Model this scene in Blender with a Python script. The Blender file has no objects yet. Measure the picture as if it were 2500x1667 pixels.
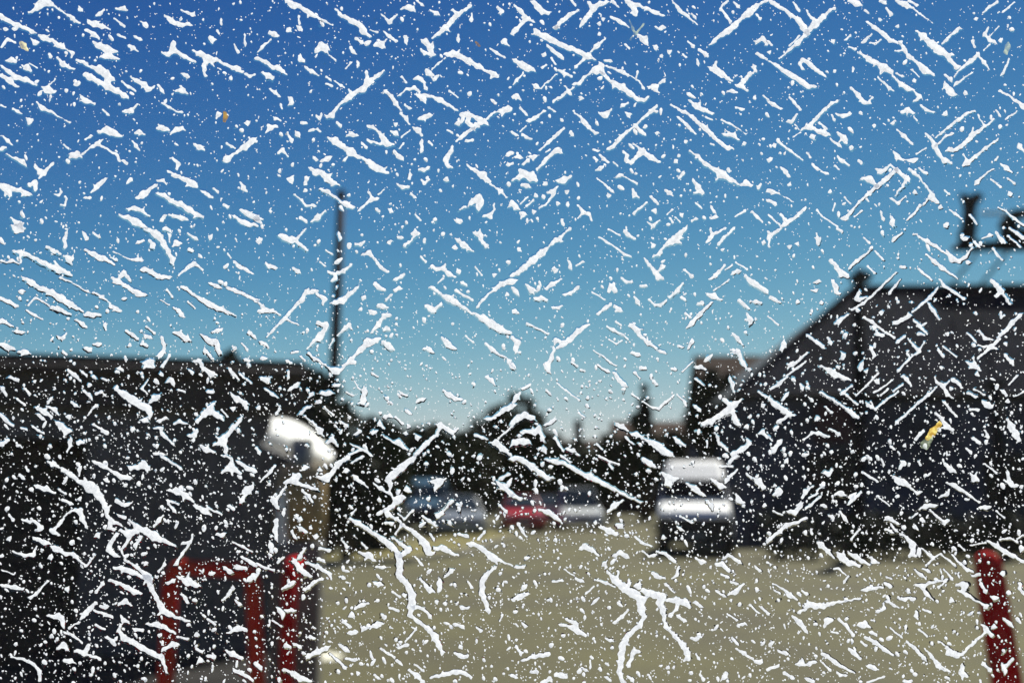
import bpy, bmesh, math, random
import numpy as np
from mathutils import Vector, Matrix
R = math.radians
SC = bpy.context.scene
COL = SC.collection

# ------------------------------------------------------------------ camera
F_PX = 2430.0                      # focal length in photograph pixels (35 mm lens)
PITCH = math.atan(371.5 / F_PX)    # the camera looks slightly upwards
EYE = Vector((0, 0, 1.5))
PANE_D = 0.62                      # the glass stands this far in front of the lens
cam_d = bpy.data.cameras.new('camera')
cam_d.lens = 36.0 * F_PX / 2500.0
cam_d.sensor_width = 36
cam_d.clip_start = 0.02
cam_d.clip_end = 2000
cam_d.dof.use_dof = True
cam_d.dof.focus_distance = PANE_D
cam_d.dof.aperture_fstop = 5.6
cam = bpy.data.objects.new('camera', cam_d)
COL.objects.link(cam)
cam.location = EYE
cam.rotation_euler = (math.pi / 2 + PITCH, 0, 0)
SC.camera = cam

# ------------------------------------------------------------------ sky, sun, exposure
SUN_EL, SUN_AZ = 52, 30           # degrees; azimuth measured from the view direction, minus = left
w = bpy.data.worlds.new('World')
SC.world = w
w.use_nodes = True
nt = w.node_tree
bg = nt.nodes['Background']
sky = nt.nodes.new('ShaderNodeTexSky')
sky.sky_type = 'NISHITA'
sky.sun_disc = False
sky.sun_elevation = R(SUN_EL)
sky.sun_rotation = R(SUN_AZ)
sky.altitude = 0
sky.air_density = 0.6
sky.dust_density = 0.0
sky.ozone_density = 10.0
# slide-film response: one saturating contrast curve per channel over the whole sky
sep = nt.nodes.new('ShaderNodeSeparateColor'); cmb = nt.nodes.new('ShaderNodeCombineColor')
nt.links.new(sky.outputs[0], sep.inputs[0])
for i_, (ex_, c_, k_) in enumerate(((2.9, 9.5, 5.6), (2.6, 15.0, 5.2), (1.9, 12.5, 5.3))):
    pw = nt.nodes.new('ShaderNodeMath'); pw.operation = 'POWER'; pw.inputs[1].default_value = ex_
    ml = nt.nodes.new('ShaderNodeMath'); ml.operation = 'MULTIPLY'; ml.inputs[1].default_value = k_
    ad = nt.nodes.new('ShaderNodeMath'); ad.operation = 'ADD'; ad.inputs[1].default_value = c_
    dv = nt.nodes.new('ShaderNodeMath'); dv.operation = 'DIVIDE'
    nt.links.new(sep.outputs[i_], pw.inputs[0]); nt.links.new(pw.outputs[0], ad.inputs[0]); nt.links.new(pw.outputs[0], dv.inputs[0]); nt.links.new(ad.outputs[0], dv.inputs[1]); nt.links.new(dv.outputs[0], ml.inputs[0]); nt.links.new(ml.outputs[0], cmb.inputs[i_])
nt.links.new(cmb.outputs[0], bg.inputs[0])
bg.inputs[1].default_value = 0.1
sd = bpy.data.lights.new('sun', 'SUN')
sd.energy = 5.0
sd.angle = R(0.5)
sd.color = (1.0, 0.95, 0.86)
sun = bpy.data.objects.new('sun', sd)
COL.objects.link(sun)
sdir = Vector((math.cos(R(SUN_EL)) * math.sin(R(SUN_AZ)), math.cos(R(SUN_EL)) * math.cos(R(SUN_AZ)), math.sin(R(SUN_EL))))
sun.rotation_euler = sdir.to_track_quat('Z', 'Y').to_euler()
sun.location = (0, 0, 30)
SC.view_settings.view_transform = 'Standard'
SC.view_settings.look = 'None'
SC.view_settings.gamma = 1
SC.view_settings.use_curve_mapping = False
SC.view_settings.exposure = 0.5

# ------------------------------------------------------------------ helpers
cp, sp = math.cos(PITCH), math.sin(PITCH)
def at(px, py, Y):
    """world point seen at photograph pixel (px, py) at ground distance Y"""
    a, b = (px - 1250) / F_PX, (833.5 - py) / F_PX
    d = Vector((a, cp - b * sp, sp + b * cp))
    return EYE + d * (Y / d.y)
def gx(px, Y, z=0):
    """world X of a point at height z, distance Y, seen in pixel column px"""
    return (px - 1250) / F_PX * (Y * cp + (z - 1.5) * sp)
def tag(o, label=None, cat=None, group=None, kind=None):
    if label: o['label'] = label
    if cat: o['category'] = cat
    if group: o['group'] = group
    if kind: o['kind'] = kind
    return o
def empty(name, loc, rz=0, label=None, cat=None, group=None):
    o = bpy.data.objects.new(name, None)
    o.empty_display_size = 0.2
    COL.objects.link(o)
    o.location = loc
    o.rotation_euler = (0, 0, rz)
    return tag(o, label, cat, group)
def link_mesh(name, me, mat, parent=None, smooth=False):
    o = bpy.data.objects.new(name, me)
    COL.objects.link(o)
    if mat: me.materials.append(mat)
    if parent is not None: o.parent = parent
    if smooth:
        me.polygons.foreach_set('use_smooth', [True] * len(me.polygons))
    return o
def raw(name, vs, fs, mat, parent=None, smooth=False):
    me = bpy.data.meshes.new(name)
    me.from_pydata([tuple(map(float, v)) for v in vs], [], [tuple(f) for f in fs])
    me.update()
    return link_mesh(name, me, mat, parent, smooth)
class MB:
    """collects simple solids and links them as one mesh object"""
    def __init__(s): s.v = []; s.f = []
    def add(s, vs, fs):
        n = len(s.v)
        s.v += [Vector(v) for v in vs]
        s.f += [tuple(i + n for i in f) for f in fs]
        return s
    def box(s, c, d, rz=0, rx=0, ry=0):
        m = Matrix.Rotation(rz, 3, 'Z') @ Matrix.Rotation(ry, 3, 'Y') @ Matrix.Rotation(rx, 3, 'X')
        vs = [Vector(c) + m @ Vector((x * d[0] / 2, y * d[1] / 2, z * d[2] / 2)) for x in (-1, 1) for y in (-1, 1) for z in (-1, 1)]
        return s.add(vs, [(0, 1, 3, 2), (4, 6, 7, 5), (0, 4, 5, 1), (2, 3, 7, 6), (0, 2, 6, 4), (1, 5, 7, 3)])
    def tube(s, pts, rad, n=12, cap=True):
        pts = [Vector(p) for p in pts]
        rad = rad if isinstance(rad, (list, tuple)) else [rad] * len(pts)
        rings = []
        up = Vector((0, 0, 1))
        for i, p in enumerate(pts):
            a = pts[max(i - 1, 0)]; b = pts[min(i + 1, len(pts) - 1)]
            t = (b - a).normalized()
            ref = Vector((0, 1, 0)) if abs(t.z) > 0.9 else up
            if i == 0: u = t.cross(ref).normalized()
            else: u = (u - t * u.dot(t)).normalized()
            v = t.cross(u)
            rings.append([p + (u * math.cos(k * 2 * math.pi / n) + v * math.sin(k * 2 * math.pi / n)) * rad[i] for k in range(n)])
        vs = [q for r in rings for q in r]
        fs = [(i * n + k, i * n + (k + 1) % n, (i + 1) * n + (k + 1) % n, (i + 1) * n + k) for i in range(len(pts) - 1) for k in range(n)]
        if cap:
            fs += [tuple(range(n))[::-1], tuple(range((len(pts) - 1) * n, len(pts) * n))]
        return s.add(vs, fs)
    def loft(s, secs, cap=True):
        n = len(secs[0])
        vs = [q for r in secs for q in r]
        fs = [(i * n + k, i * n + (k + 1) % n, (i + 1) * n + (k + 1) % n, (i + 1) * n + k) for i in range(len(secs) - 1) for k in range(n)]
        if cap:
            fs += [tuple(range(n))[::-1], tuple(range((len(secs) - 1) * n, len(secs) * n))]
        return s.add(vs, fs)
    def build(s, name, mat, parent=None, bevel=0, smooth=False, seg=2):
        bm = bmesh.new()
        bv = [bm.verts.new(v) for v in s.v]
        for f in s.f:
            try: bm.faces.new([bv[i] for i in f])
            except ValueError: pass
        bmesh.ops.recalc_face_normals(bm, faces=bm.faces)
        if bevel:
            bmesh.ops.bevel(bm, geom=list(bm.edges), offset=bevel, segments=seg, affect='EDGES', profile=0.5)
        me = bpy.data.meshes.new(name)
        bm.to_mesh(me); bm.free()
        return link_mesh(name, me, mat, parent, smooth)

# ------------------------------------------------------------------ materials
def mat(name, col, rough=0.6, metal=0, noise=0, scale=8, col2=None, bump=0, spec=0.5, coat=0, wave=None):
    m = bpy.data.materials.new(name)
    m.use_nodes = True
    n, l = m.node_tree.nodes, m.node_tree.links
    p = n['Principled BSDF']
    p.inputs['Base Color'].default_value = (*col, 1)
    p.inputs['Roughness'].default_value = rough
    p.inputs['Metallic'].default_value = metal
    p.inputs['Specular IOR Level'].default_value = spec
    p.inputs['Coat Weight'].default_value = coat
    if noise or col2:
        tc = n.new('ShaderNodeTexCoord'); nz = n.new('ShaderNodeTexNoise'); cr = n.new('ShaderNodeValToRGB')
        nz.inputs['Scale'].default_value = scale; nz.inputs['Detail'].default_value = 8; nz.inputs['Roughness'].default_value = 0.65
        l.new(tc.outputs['Object'], nz.inputs['Vector']); l.new(nz.outputs['Fac'], cr.inputs['Fac'])
        c2 = col2 or tuple(max(0, c * (1 - noise)) for c in col)
        c1 = col if col2 else tuple(min(1, c * (1 + noise)) for c in col)
        cr.color_ramp.elements[0].position = 0.35; cr.color_ramp.elements[1].position = 0.65
        cr.color_ramp.elements[0].color = (*c2, 1); cr.color_ramp.elements[1].color = (*c1, 1)
        l.new(cr.outputs['Color'], p.inputs['Base Color'])
        if bump:
            b = n.new('ShaderNodeBump'); b.inputs['Strength'].default_value = bump; b.inputs['Distance'].default_value = 0.02
            l.new(nz.outputs['Fac'], b.inputs['Height']); l.new(b.outputs['Normal'], p.inputs['Normal'])
    return m
M = {}
M['asphalt'] = mat('asphalt', (0.115, 0.107, 0.044), 0.9, col2=(0.076, 0.070, 0.040), scale=0.30, bump=0.2, spec=0.25)
M['ground_shade'] = mat('shade_tone', (0.030, 0.028, 0.026), 0.95, noise=0.4, scale=2, spec=0.1)  # dark tone for the shade painted on the ground before the hall
M['verge'] = mat('dry_verge', (0.175, 0.155, 0.058), 0.95, noise=0.3, scale=5, spec=0.2)
M['kerb'] = mat('kerb_stone', (0.26, 0.25, 0.20), 0.85, noise=0.15, scale=6, spec=0.2)
M['slate_clad'] = mat('slate_cladding', (0.115, 0.105, 0.100), 0.75, noise=0.3, scale=1.2, spec=0.15)
M['brown_fascia'] = mat('brown_fascia', (0.045, 0.036, 0.030), 0.7, noise=0.2, scale=3, spec=0.3)
M['dark_bay'] = mat('dark_bay', (0.026, 0.024, 0.024), 0.8, spec=0.1)
M['roof_metal'] = mat('roof_sheet', (0.015, 0.017, 0.026), 0.9, noise=0.3, scale=.5, spec=0.02)
M['hip_sheen'] = mat('sheen_grey', (0.075, 0.092, 0.098), 0.7, noise=0.4, scale=.6, spec=0.2)  # sky sheen on the hip put into a paler roof colour
M['car_glass'] = mat('car_glazing', (0.03, 0.045, 0.05), 0.15, spec=0.6)
M['navy_wall'] = mat('navy_wall', (0.054, 0.057, 0.076), 0.8, noise=0.5, scale=.45, spec=0.12)
M['maroon'] = mat('maroon_panel', (0.045, 0.012, 0.014), 0.6, noise=0.15, scale=4, spec=0.3)
M['glass_dark'] = mat('dark_glazing', (0.006, 0.006, 0.007), 0.2, spec=0.15)
M['brown_tile'] = mat('brown_tiles', (0.055, 0.024, 0.012), 0.85, noise=0.3, scale=6, spec=0.2)
M['brick'] = mat('house_brick', (0.07, 0.035, 0.024), 0.9, noise=0.3, scale=6, spec=0.2)
M['timber'] = mat('dark_timber', (0.035, 0.020, 0.018), 0.85, noise=0.4, scale=12, bump=0.3, spec=0.2)
M['black_metal'] = mat('black_metal', (0.010, 0.010, 0.013), 0.8, spec=0.1)
M['galv'] = mat('dull_galvanised', (0.16, 0.17, 0.17), 0.5, 0.3, noise=0.15)
M['sign_black'] = mat('sign_black', (0.008, 0.010, 0.010), 0.7, spec=0.2)
M['red'] = mat('red_paint', (0.48, 0.002, 0.006), 0.75, noise=0.3, scale=9, spec=0.04)
M['rust_red'] = mat('rusty_red_paint', (0.62, 0.008, 0.012), 0.7, col2=(0.48, 0.05, 0.012), scale=5, spec=0.04)
M['white_paint'] = mat('white_paint', (0.87, 0.87, 0.82), 0.42, spec=0.4, coat=0.1)
M['white_plastic'] = mat('white_plastic', (0.78, 0.78, 0.74), 0.4, noise=0.06, scale=9)
def plastic_shell():
    m = mat('white_shell', (0.85, 0.85, 0.82), 0.4)
    n, l = m.node_tree.nodes, m.node_tree.links
    t = n.new('ShaderNodeBsdfTranslucent'); t.inputs[0].default_value = (1.0, 1.0, 0.96, 1); mx = n.new('ShaderNodeMixShader'); mx.inputs[0].default_value = 0.8
    l.new(n['Principled BSDF'].outputs[0], mx.inputs[1]); l.new(t.outputs[0], mx.inputs[2]); l.new(mx.outputs[0], n['Material Output'].inputs[0])
    return m
M['shell'] = plastic_shell()
M['tan'] = mat('tan_drum', (0.30, 0.20, 0.075), 0.55, noise=0.35, scale=9)
M['cabinet'] = mat('grey_cabinet', (0.13, 0.12, 0.10), 0.6, noise=0.15, scale=6)
M['pale_hose'] = mat('pale_hose', (0.75, 0.72, 0.60), 0.6, noise=0.2, scale=20)
M['rubber'] = mat('black_rubber', (0.012, 0.012, 0.012), 0.8, spec=0.3)
M['black_plastic'] = mat('black_plastic', (0.014, 0.013, 0.013), 0.6, spec=0.3)
M['chrome'] = mat('chrome', (0.7, 0.7, 0.7), 0.15, 1.0)
M['lens'] = mat('lamp_lens', (0.5, 0.5, 0.48), 0.15, spec=0.6)
M['plate'] = mat('plate_white', (0.6, 0.6, 0.5), 0.5)
M['trunk'] = mat('bark', (0.06, 0.045, 0.03), 0.95, noise=0.4, scale=14, bump=0.6, spec=0.1)
M['leaf_a'] = mat('leaf_dark', (0.028, 0.040, 0.012), 0.7, noise=0.4, scale=1.3, spec=0.2)
M['leaf_b'] = mat('leaf_olive', (0.036, 0.046, 0.013), 0.7, noise=0.4, scale=1.1, spec=0.2)
M['leaf_c'] = mat('leaf_blackish', (0.020, 0.028, 0.012), 0.7, noise=0.4, scale=1.2, spec=0.2)
M['splotch'] = mat('ground_splotch', (0.75, 0.73, 0.58), 0.6, noise=0.12, scale=12)
def car_paint(name, col): return mat(name, col, 0.3, noise=0.04, scale=3, coat=0.4)
# foam: bright, light passes through it
def foam_mat():
    m = bpy.data.materials.new('foam'); m.use_nodes = True
    n, l = m.node_tree.nodes, m.node_tree.links
    n.remove(n['Principled BSDF']); out = n['Material Output']
    tr = n.new('ShaderNodeBsdfTranslucent'); df = n.new('ShaderNodeBsdfDiffuse'); mx = n.new('ShaderNodeMixShader')
    tc = n.new('ShaderNodeTexCoord'); nz = n.new('ShaderNodeTexNoise'); cr = n.new('ShaderNodeValToRGB')
    nz.inputs['Scale'].default_value = 420; nz.inputs['Detail'].default_value = 3
    cr.color_ramp.elements[0].position = .3; cr.color_ramp.elements[1].position = .62
    cr.color_ramp.elements[0].color = (0.56, 0.575, 0.62, 1); cr.color_ramp.elements[1].color = (0.74, 0.755, 0.79, 1)
    l.new(tc.outputs['Object'], nz.inputs['Vector']); l.new(nz.outputs['Fac'], cr.inputs['Fac']); l.new(cr.outputs[0], tr.inputs[0])
    df.inputs[0].default_value = (0.92, 0.93, 0.95, 1)
    mx.inputs[0].default_value = 0.08
    l.new(tr.outputs[0], mx.inputs[1]); l.new(df.outputs[0], mx.inputs[2]); l.new(mx.outputs[0], out.inputs[0])
    return m
M['foam'] = foam_mat()
def water_mat():
    m = bpy.data.materials.new('clear_water'); m.use_nodes = True
    n, l = m.node_tree.nodes, m.node_tree.links
    n.remove(n['Principled BSDF']); out = n['Material Output']
    g = n.new('ShaderNodeBsdfGlass'); g.inputs['IOR'].default_value = 1.33; g.inputs['Roughness'].default_value = 0.0
    g.inputs['Color'].default_value = (0.97, 0.98, 1, 1)
    l.new(g.outputs[0], out.inputs[0])
    return m
M['water'] = water_mat()
def pane_mat():
    m = bpy.data.materials.new('window_glass'); m.use_nodes = True
    n, l = m.node_tree.nodes, m.node_tree.links
    n.remove(n['Principled BSDF']); out = n['Material Output']
    t = n.new('ShaderNodeBsdfTransparent'); g = n.new('ShaderNodeBsdfGlossy'); mx = n.new('ShaderNodeMixShader'); fr = n.new('ShaderNodeFresnel')
    t.inputs[0].default_value = (0.985, 0.995, 0.99, 1); g.inputs['Roughness'].default_value = 0.0
    fr.inputs[0].default_value = 1.12
    l.new(fr.outputs[0], mx.inputs[0]); l.new(t.outputs[0], mx.inputs[1]); l.new(g.outputs[0], mx.inputs[2]); 
    # fine translucent speckle mixed into the glass, standing in for film grain
    d = n.new('ShaderNodeBsdfTranslucent'); m2 = n.new('ShaderNodeMixShader'); tc = n.new('ShaderNodeTexCoord'); nz = n.new('ShaderNodeTexNoise'); nc = n.new('ShaderNodeTexNoise')
    nz.inputs['Scale'].default_value = 1500; nz.inputs['Detail'].default_value = 2.0
    nc.inputs['Scale'].default_value = 1300; nc.inputs['Detail'].default_value = 1.0
    mr = n.new('ShaderNodeMapRange'); mr.inputs['From Min'].default_value = 0.36; mr.inputs['From Max'].default_value = 0.66; mr.inputs['To Min'].default_value = 0.0; mr.inputs['To Max'].default_value = 0.042
    l.new(tc.outputs['Object'], nz.inputs['Vector']); l.new(tc.outputs['Object'], nc.inputs['Vector']); l.new(nz.outputs['Fac'], mr.inputs['Value'])
    hs = n.new('ShaderNodeMix'); hs.data_type = 'RGBA'; hs.inputs[0].default_value = 0.22; hs.inputs[6].default_value = (0.0, 0.0, 0.0, 1)
    l.new(nc.outputs['Color'], hs.inputs[7]); l.new(hs.outputs[2], d.inputs[0])
    l.new(mr.outputs[0], m2.inputs[0]); l.new(mx.outputs[0], m2.inputs[1]); l.new(d.outputs[0], m2.inputs[2]); l.new(m2.outputs[0], out.inputs[0])
    return m
M['pane'] = pane_mat()
def smear_mat(name, c, c2, trans):
    m = bpy.data.materials.new(name); m.use_nodes = True
    n, l = m.node_tree.nodes, m.node_tree.links
    n.remove(n['Principled BSDF']); out = n['Material Output']
    t = n.new('ShaderNodeBsdfTransparent'); d = n.new('ShaderNodeBsdfTranslucent'); mx = n.new('ShaderNodeMixShader')
    tc = n.new('ShaderNodeTexCoord'); nz = n.new('ShaderNodeTexNoise'); cr = n.new('ShaderNodeValToRGB'); mr = n.new('ShaderNodeMapRange')
    nz.inputs['Scale'].default_value = 260; nz.inputs['Detail'].default_value = 4
    cr.color_ramp.elements[0].color = (*c, 1); cr.color_ramp.elements[1].color = (*c2, 1)
    cr.color_ramp.elements[0].position = 0.35; cr.color_ramp.elements[1].position = 0.65
    l.new(tc.outputs['Object'], nz.inputs['Vector']); l.new(nz.outputs['Fac'], cr.inputs['Fac']); l.new(cr.outputs[0], d.inputs[0])
    mr.inputs['From Min'].default_value = 0.35; mr.inputs['From Max'].default_value = 0.65
    mr.inputs['To Min'].default_value = max(0, 1 - trans - 0.3); mr.inputs['To Max'].default_value = min(1, 1 - trans + 0.3)
    l.new(nz.outputs['Fac'], mr.inputs['Value']); l.new(mr.outputs[0], mx.inputs[0])
    l.new(t.outputs[0], mx.inputs[1]); l.new(d.outputs[0], mx.inputs[2]); l.new(mx.outputs[0], out.inputs[0])
    return m
# ================================================================== THE PLACE BEHIND THE GLASS
# ground, one sheet to the horizon
g = raw('ground', [(-500, -60, 0), (500, -60, 0), (500, 1400, 0), (-500, 1400, 0)], [(0, 1, 2, 3)], M['asphalt'])
tag(g, kind='structure')
tag(raw('shade_sheet', [(-9, 6.2, .004), (gx(700, 6.2), 6.2, .004), (gx(690, 7.4), 7.4, .004), (gx(700, 9.6), 9.6, .004), (gx(690, 10.6), 10.6, .004), (-9, 10.6, .004)], [(0, 1, 2, 3, 4, 5)], M['ground_shade']), kind='structure')  # dark sheet that paints the wash hall's shade onto the asphalt
# verge with its kerb on the left, running away along the hedge
def strip(name, pts, w, z0, z1, m, kind='structure'):
    vs = []; fs = []
    for i, p in enumerate(pts):
        a = Vector(pts[max(i - 1, 0)]); b = Vector(pts[min(i + 1, len(pts) - 1)])
        t = (b - a).normalized(); nn = Vector((-t.y, t.x))
        q = Vector(p)
        for s_, z in ((0, z0), (0, z1), (1, z1), (1, z0)):
            c = q + nn * w * s_
            vs.append((c.x, c.y, z))
    for i in range(len(pts) - 1):
        for k in range(4):
            fs.append((i * 4 + k, i * 4 + (k + 1) % 4, (i + 1) * 4 + (k + 1) % 4, (i + 1) * 4 + k))
    fs += [(0, 1, 2, 3), tuple(len(vs) - 4 + k for k in (3, 2, 1, 0))]
    return tag(raw(name, vs, fs, m), kind=kind)
path = [(-9.0, 20.4), (-4.2, 21.0), (-2.2, 22.3), (-1.2, 25), (-0.6, 30), (0.6, 38)]
strip('kerb', path, 0.14, 0, 0.12, M['kerb'])
path2 = [(-9.0, 20.545), (-4.25, 21.145), (-2.32, 22.42), (-1.345, 25.05), (-0.745, 30.03), (0.455, 38.03)]
strip('verge', path2, 2.2, 0.0, 0.10, M['verge'])

# ---------------------------------------------------------------- left building (car-wash hall), close, seen square on
a = Vector((gx(704, 10.0), 10.0)); yaw = math.atan(0.225)
lb = empty('wash_hall', (a.x, a.y, 0), yaw, 'low flat-roofed slate grey wash hall with brown fascia, filling the left side of the view', 'building')
# local frame: x runs right->left negative, y away
H = 2.72
wall = MB()
W = 6.4
bays = [(-6.1, -4.0), (-3.55, -1.95)]       # dark drive-in bays
z_head = 2.02
xs = [-W, bays[0][0], bays[0][1], bays[1][0], bays[1][1], 0]
for i in (0, 2, 4):
    wall.box(((xs[i] + xs[i + 1]) / 2, 1.5, z_head / 2), (xs[i + 1] - xs[i], 3.0, z_head))
wall.box((-W / 2, 1.5, (z_head + H) / 2), (W, 3.0, H - z_head))
wl = wall.build('wall', M['slate_clad'], lb)
fa = MB(); fa.box((-W / 2, -0.05, H - 0.19), (W + 0.12, 0.14, 0.44)); fa.build('fascia', M['brown_fascia'], lb, bevel=0.01)
rf = MB(); rf.box((-W / 2, 1.5, H + 0.05), (W + 0.16, 3.2, 0.09)); rf.build('roof', M['brown_fascia'], lb)
x = -W + 0.1
def rib(x_, z_, h_):
    if h_ not in RIB:
        RIB[h_] = MB().box((0, 0, 0), (0.03, 0.024, h_)).build('cladding_rib', M['slate_clad'], lb); o_ = RIB[h_]
    else:
        o_ = RIB[h_].copy(); COL.objects.link(o_)
    o_.location = (x_, -0.012, z_)
RIB = {}
while x < -0.05:
    if not any(b0 - 0.02 < x < b1 + 0.02 for b0, b1 in bays):
        rib(x, z_head / 2, z_head - 0.02)
    rib(x, (z_head + H - 0.43) / 2 + 0.005, H - 0.43 - z_head - 0.02)
    x += 0.2
for b0, b1 in bays:
    d = MB(); d.box(((b0 + b1) / 2, 0.6, z_head / 2), (b1 - b0 - 0.01, 0.1, z_head - 0.01)); dd = d.build('bay_door', M['dark_bay'], lb)
    t = MB()
    for k in range(1, 8): t.box(((b0 + b1) / 2, 0.54, k * z_head / 8), (b1 - b0 - 0.04, 0.02, 0.03))
    t.build('door_rail', M['dark_bay'], dd)
gt = MB(); gt.tube([(-W - 0.05, -0.17, H - 0.05), (0.1, -0.17, H - 0.05)], 0.05, 8); gt.build('gutter', M['brown_fascia'], lb)
dp = MB(); dp.tube([(-0.12, -0.075, 0), (-0.12, -0.075, H - 0.45)], 0.035, 8); dp.build('downpipe', M['brown_fascia'], lb)

# ---------------------------------------------------------------- tall timber pole
pb = at(797, 1358, 24); pt = at(833, 478, 24.0)
po = empty('utility_pole', (pb.x, 24, 0), 0, 'tall slender dark timber pole standing alone against the sky, left of centre', 'pole')
m_ = MB(); m_.tube([(0, 0, -0.1), ((pt.x - pb.x) * 0.5, 0, pt.z * 0.5), (pt.x - pb.x, 0, pt.z)], [0.15, 0.125, 0.095], 12)
m_.build('pole', M['timber'], po, smooth=True)
m_ = MB(); m_.tube([(pt.x - pb.x, 0, pt.z - 0.02), (pt.x - pb.x, 0, pt.z + 0.10), (pt.x - pb.x, 0, pt.z + 0.16)], [0.115, 0.11, 0.03], 12)
m_.build('cap', M['black_metal'], po)
for zf in (0.86, 0.9):
    m_ = MB(); c = Vector(((pt.x - pb.x) * zf, -0.12, pt.z * zf)); m_.box(c, (0.06, 0.14, 0.05)); m_.build('bracket', M['black_metal'], po)

# ---------------------------------------------------------------- vacuum machine with white hood
vx = gx(716, 6.5)
vm = empty('vacuum_machine', (vx, 6.5, 0), 0.12, 'coin vacuum machine with white domed hood, tan drum and grey cabinet behind the red rails', 'machine')
m_ = MB(); m_.box((0, 0, 0.04), (0.42, 0.42, 0.08)); m_.build('plinth', M['kerb'], vm, bevel=0.01)
m_ = MB(); m_.box((0, 0, 0.64), (0.30, 0.34, 1.12)); m_.build('cabinet', M['cabinet'], vm, bevel=0.02)
m_ = MB(); m_.box((0.0, -0.178, 0.75), (0.2, 0.012, 0.55)); dr = m_.build('cabinet_door', M['cabinet'], vm, bevel=0.004)
m_ = MB(); m_.tube([(0.07, -0.186, 0.75), (0.07, -0.215, 0.75)], 0.015, 8); m_.build('handle', M['black_metal'], dr)
m_ = MB(); m_.tube([(0, 0, 1.19), (0, 0, 1.24), (0, 0, 1.62), (0, 0, 1.68)], [0.12, 0.165, 0.165, 0.12], 28); m_.build('drum', M['tan'], vm, smooth=True)
# hood: a leaning shell, high on the left and running down to the right
secs = []
for i in range(15):
    t = i / 14
    ang = math.pi * (0.02 + 0.78 * t)
    cx = -0.235 + 0.41 * t
    top = 2.01 - 0.02 * (1 - t) - 0.25 * t ** 2.2
    th = 0.21 * math.sin(math.pi * min(1, 0.22 + 0.70 * t)) ** 0.7 + 0.02
    wd = 0.06 + 0.17 * math.sin(math.pi * (0.12 + 0.8 * t)) ** 0.6
    r_ = []
    for k in range(17):
        u = -0.62 * math.pi + 1.24 * math.pi * k / 16
        r_.append(Vector((cx + 0.03 * math.sin(u), wd * math.cos(u), top - th / 2 + th / 2 * math.sin(u))))
    secs.append(r_)
m_ = MB(); m_.add([q for r in secs for q in r], [(i * 17 + k, i * 17 + k + 1, (i + 1) * 17 + k + 1, (i + 1) * 17 + k) for i in range(14) for k in range(16)]); m_.build('hood', M['shell'], vm, smooth=True)
m_ = MB(); m_.tube([(0.0, 0, 1.60), (0, 0, 1.85)], 0.07, 16); m_.build('neck', M['galv'], vm, smooth=True)
m_ = MB(); hx = gx(662, 6.3) - vx
m_.tube([(hx + 0.08, 0.0, 1.62), (hx + 0.02, -0.06, 1.60), (hx, -0.10, 1.50), (hx - 0.004, -0.12, 1.2), (hx + 0.004, -0.12, 0.8), (hx + 0.03, -0.1, 0.45), (hx + 0.12, -0.06, 0.3), (hx + 0.19, -0.02, 0.36)], 0.045, 14)
m_.build('suction_hose', M['pale_hose'], vm, smooth=True)

# ---------------------------------------------------------------- red guard rails
def rail(name, pts, r, m, label, group=None, cat='guard rail'):
    o = empty(name, (pts[0][0], pts[0][1], 0), 0, label, cat, group)
    org = Vector((pts[0][0], pts[0][1], 0))
    # round the corners
    P = [Vector(p) - org for p in pts]; out = [P[0]]
    for i in range(1, len(P) - 1):
        a_, b_, c_ = P[i - 1], P[i], P[i + 1]
        d1 = (a_ - b_).normalized(); d2 = (c_ - b_).normalized(); q = 0.10
        for k in range(6):
            t = k / 5
            out.append((b_ + d1 * q) * (1 - t) ** 2 + b_ * 2 * t * (1 - t) + (b_ + d2 * q) * t * t)
    out.append(P[-1])
    t_ = MB(); t_.tube(out, r, 16); t_.build('hoop', m, o, smooth=True)
    for e in (P[0], P[-1]):
        f_ = MB(); f_.tube([(e.x, e.y, 0), (e.x, e.y, 0.015)], r * 1.9, 16); f_.build('foot_plate', m, o)
    return o
Y1 = 6.0
A = at(418, 1382, Y1); B = at(608, 1392, Y1 + .05)
rail('guard_rail', [(A.x, Y1, 0), (A.x, Y1, A.z), (B.x + .02, Y1 + .05, B.z), (gx(640, Y1, 0.5), Y1 + .05, 0)], 0.046, M['rust_red'],
     'red tubular guard rail, the wider hoop, standing left of the pale hose')
A = at(708, 1380, 6.05); B = at(765, 1415, 7.0)
rail('guard_rail', [(A.x, 6.05, 0), (A.x, 6.05, A.z), (B.x, 7.0, A.z), (B.x, 7.0, 0)], 0.045, M['red'],
     'dark red tubular guard rail, the narrow hoop seen nearly end on, beside the grey cabinet')
A = at(2400, 1345, 3.6)
bo = empty('red_bollard', (A.x + 0.125, 3.6, 0), 0, 'thick deep red steel bollard leaning slightly at the right edge of the view', 'bollard')
lean = -0.115
k = MB(); k.tube([(-lean * 0 , 0, 0), (lean * .93, 0, A.z - .09), (lean * .97, 0, A.z - .04), (lean, 0, A.z - .01), (lean, 0, A.z)], [0.054, 0.050, 0.045, 0.030, 0.006], 24); k.build('post', M['red'], bo, smooth=True)
k = MB(); k.tube([(0, 0, 0), (0, 0, 0.02)], 0.10, 20); k.build('foot_plate', M['red'], bo)
k = MB(); k.tube([(lean * .5 , 0, A.z * .5), (lean * .53, 0, A.z * .53)], [0.0550, 0.0548], 24); k.build('band', M['red'], bo)

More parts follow.
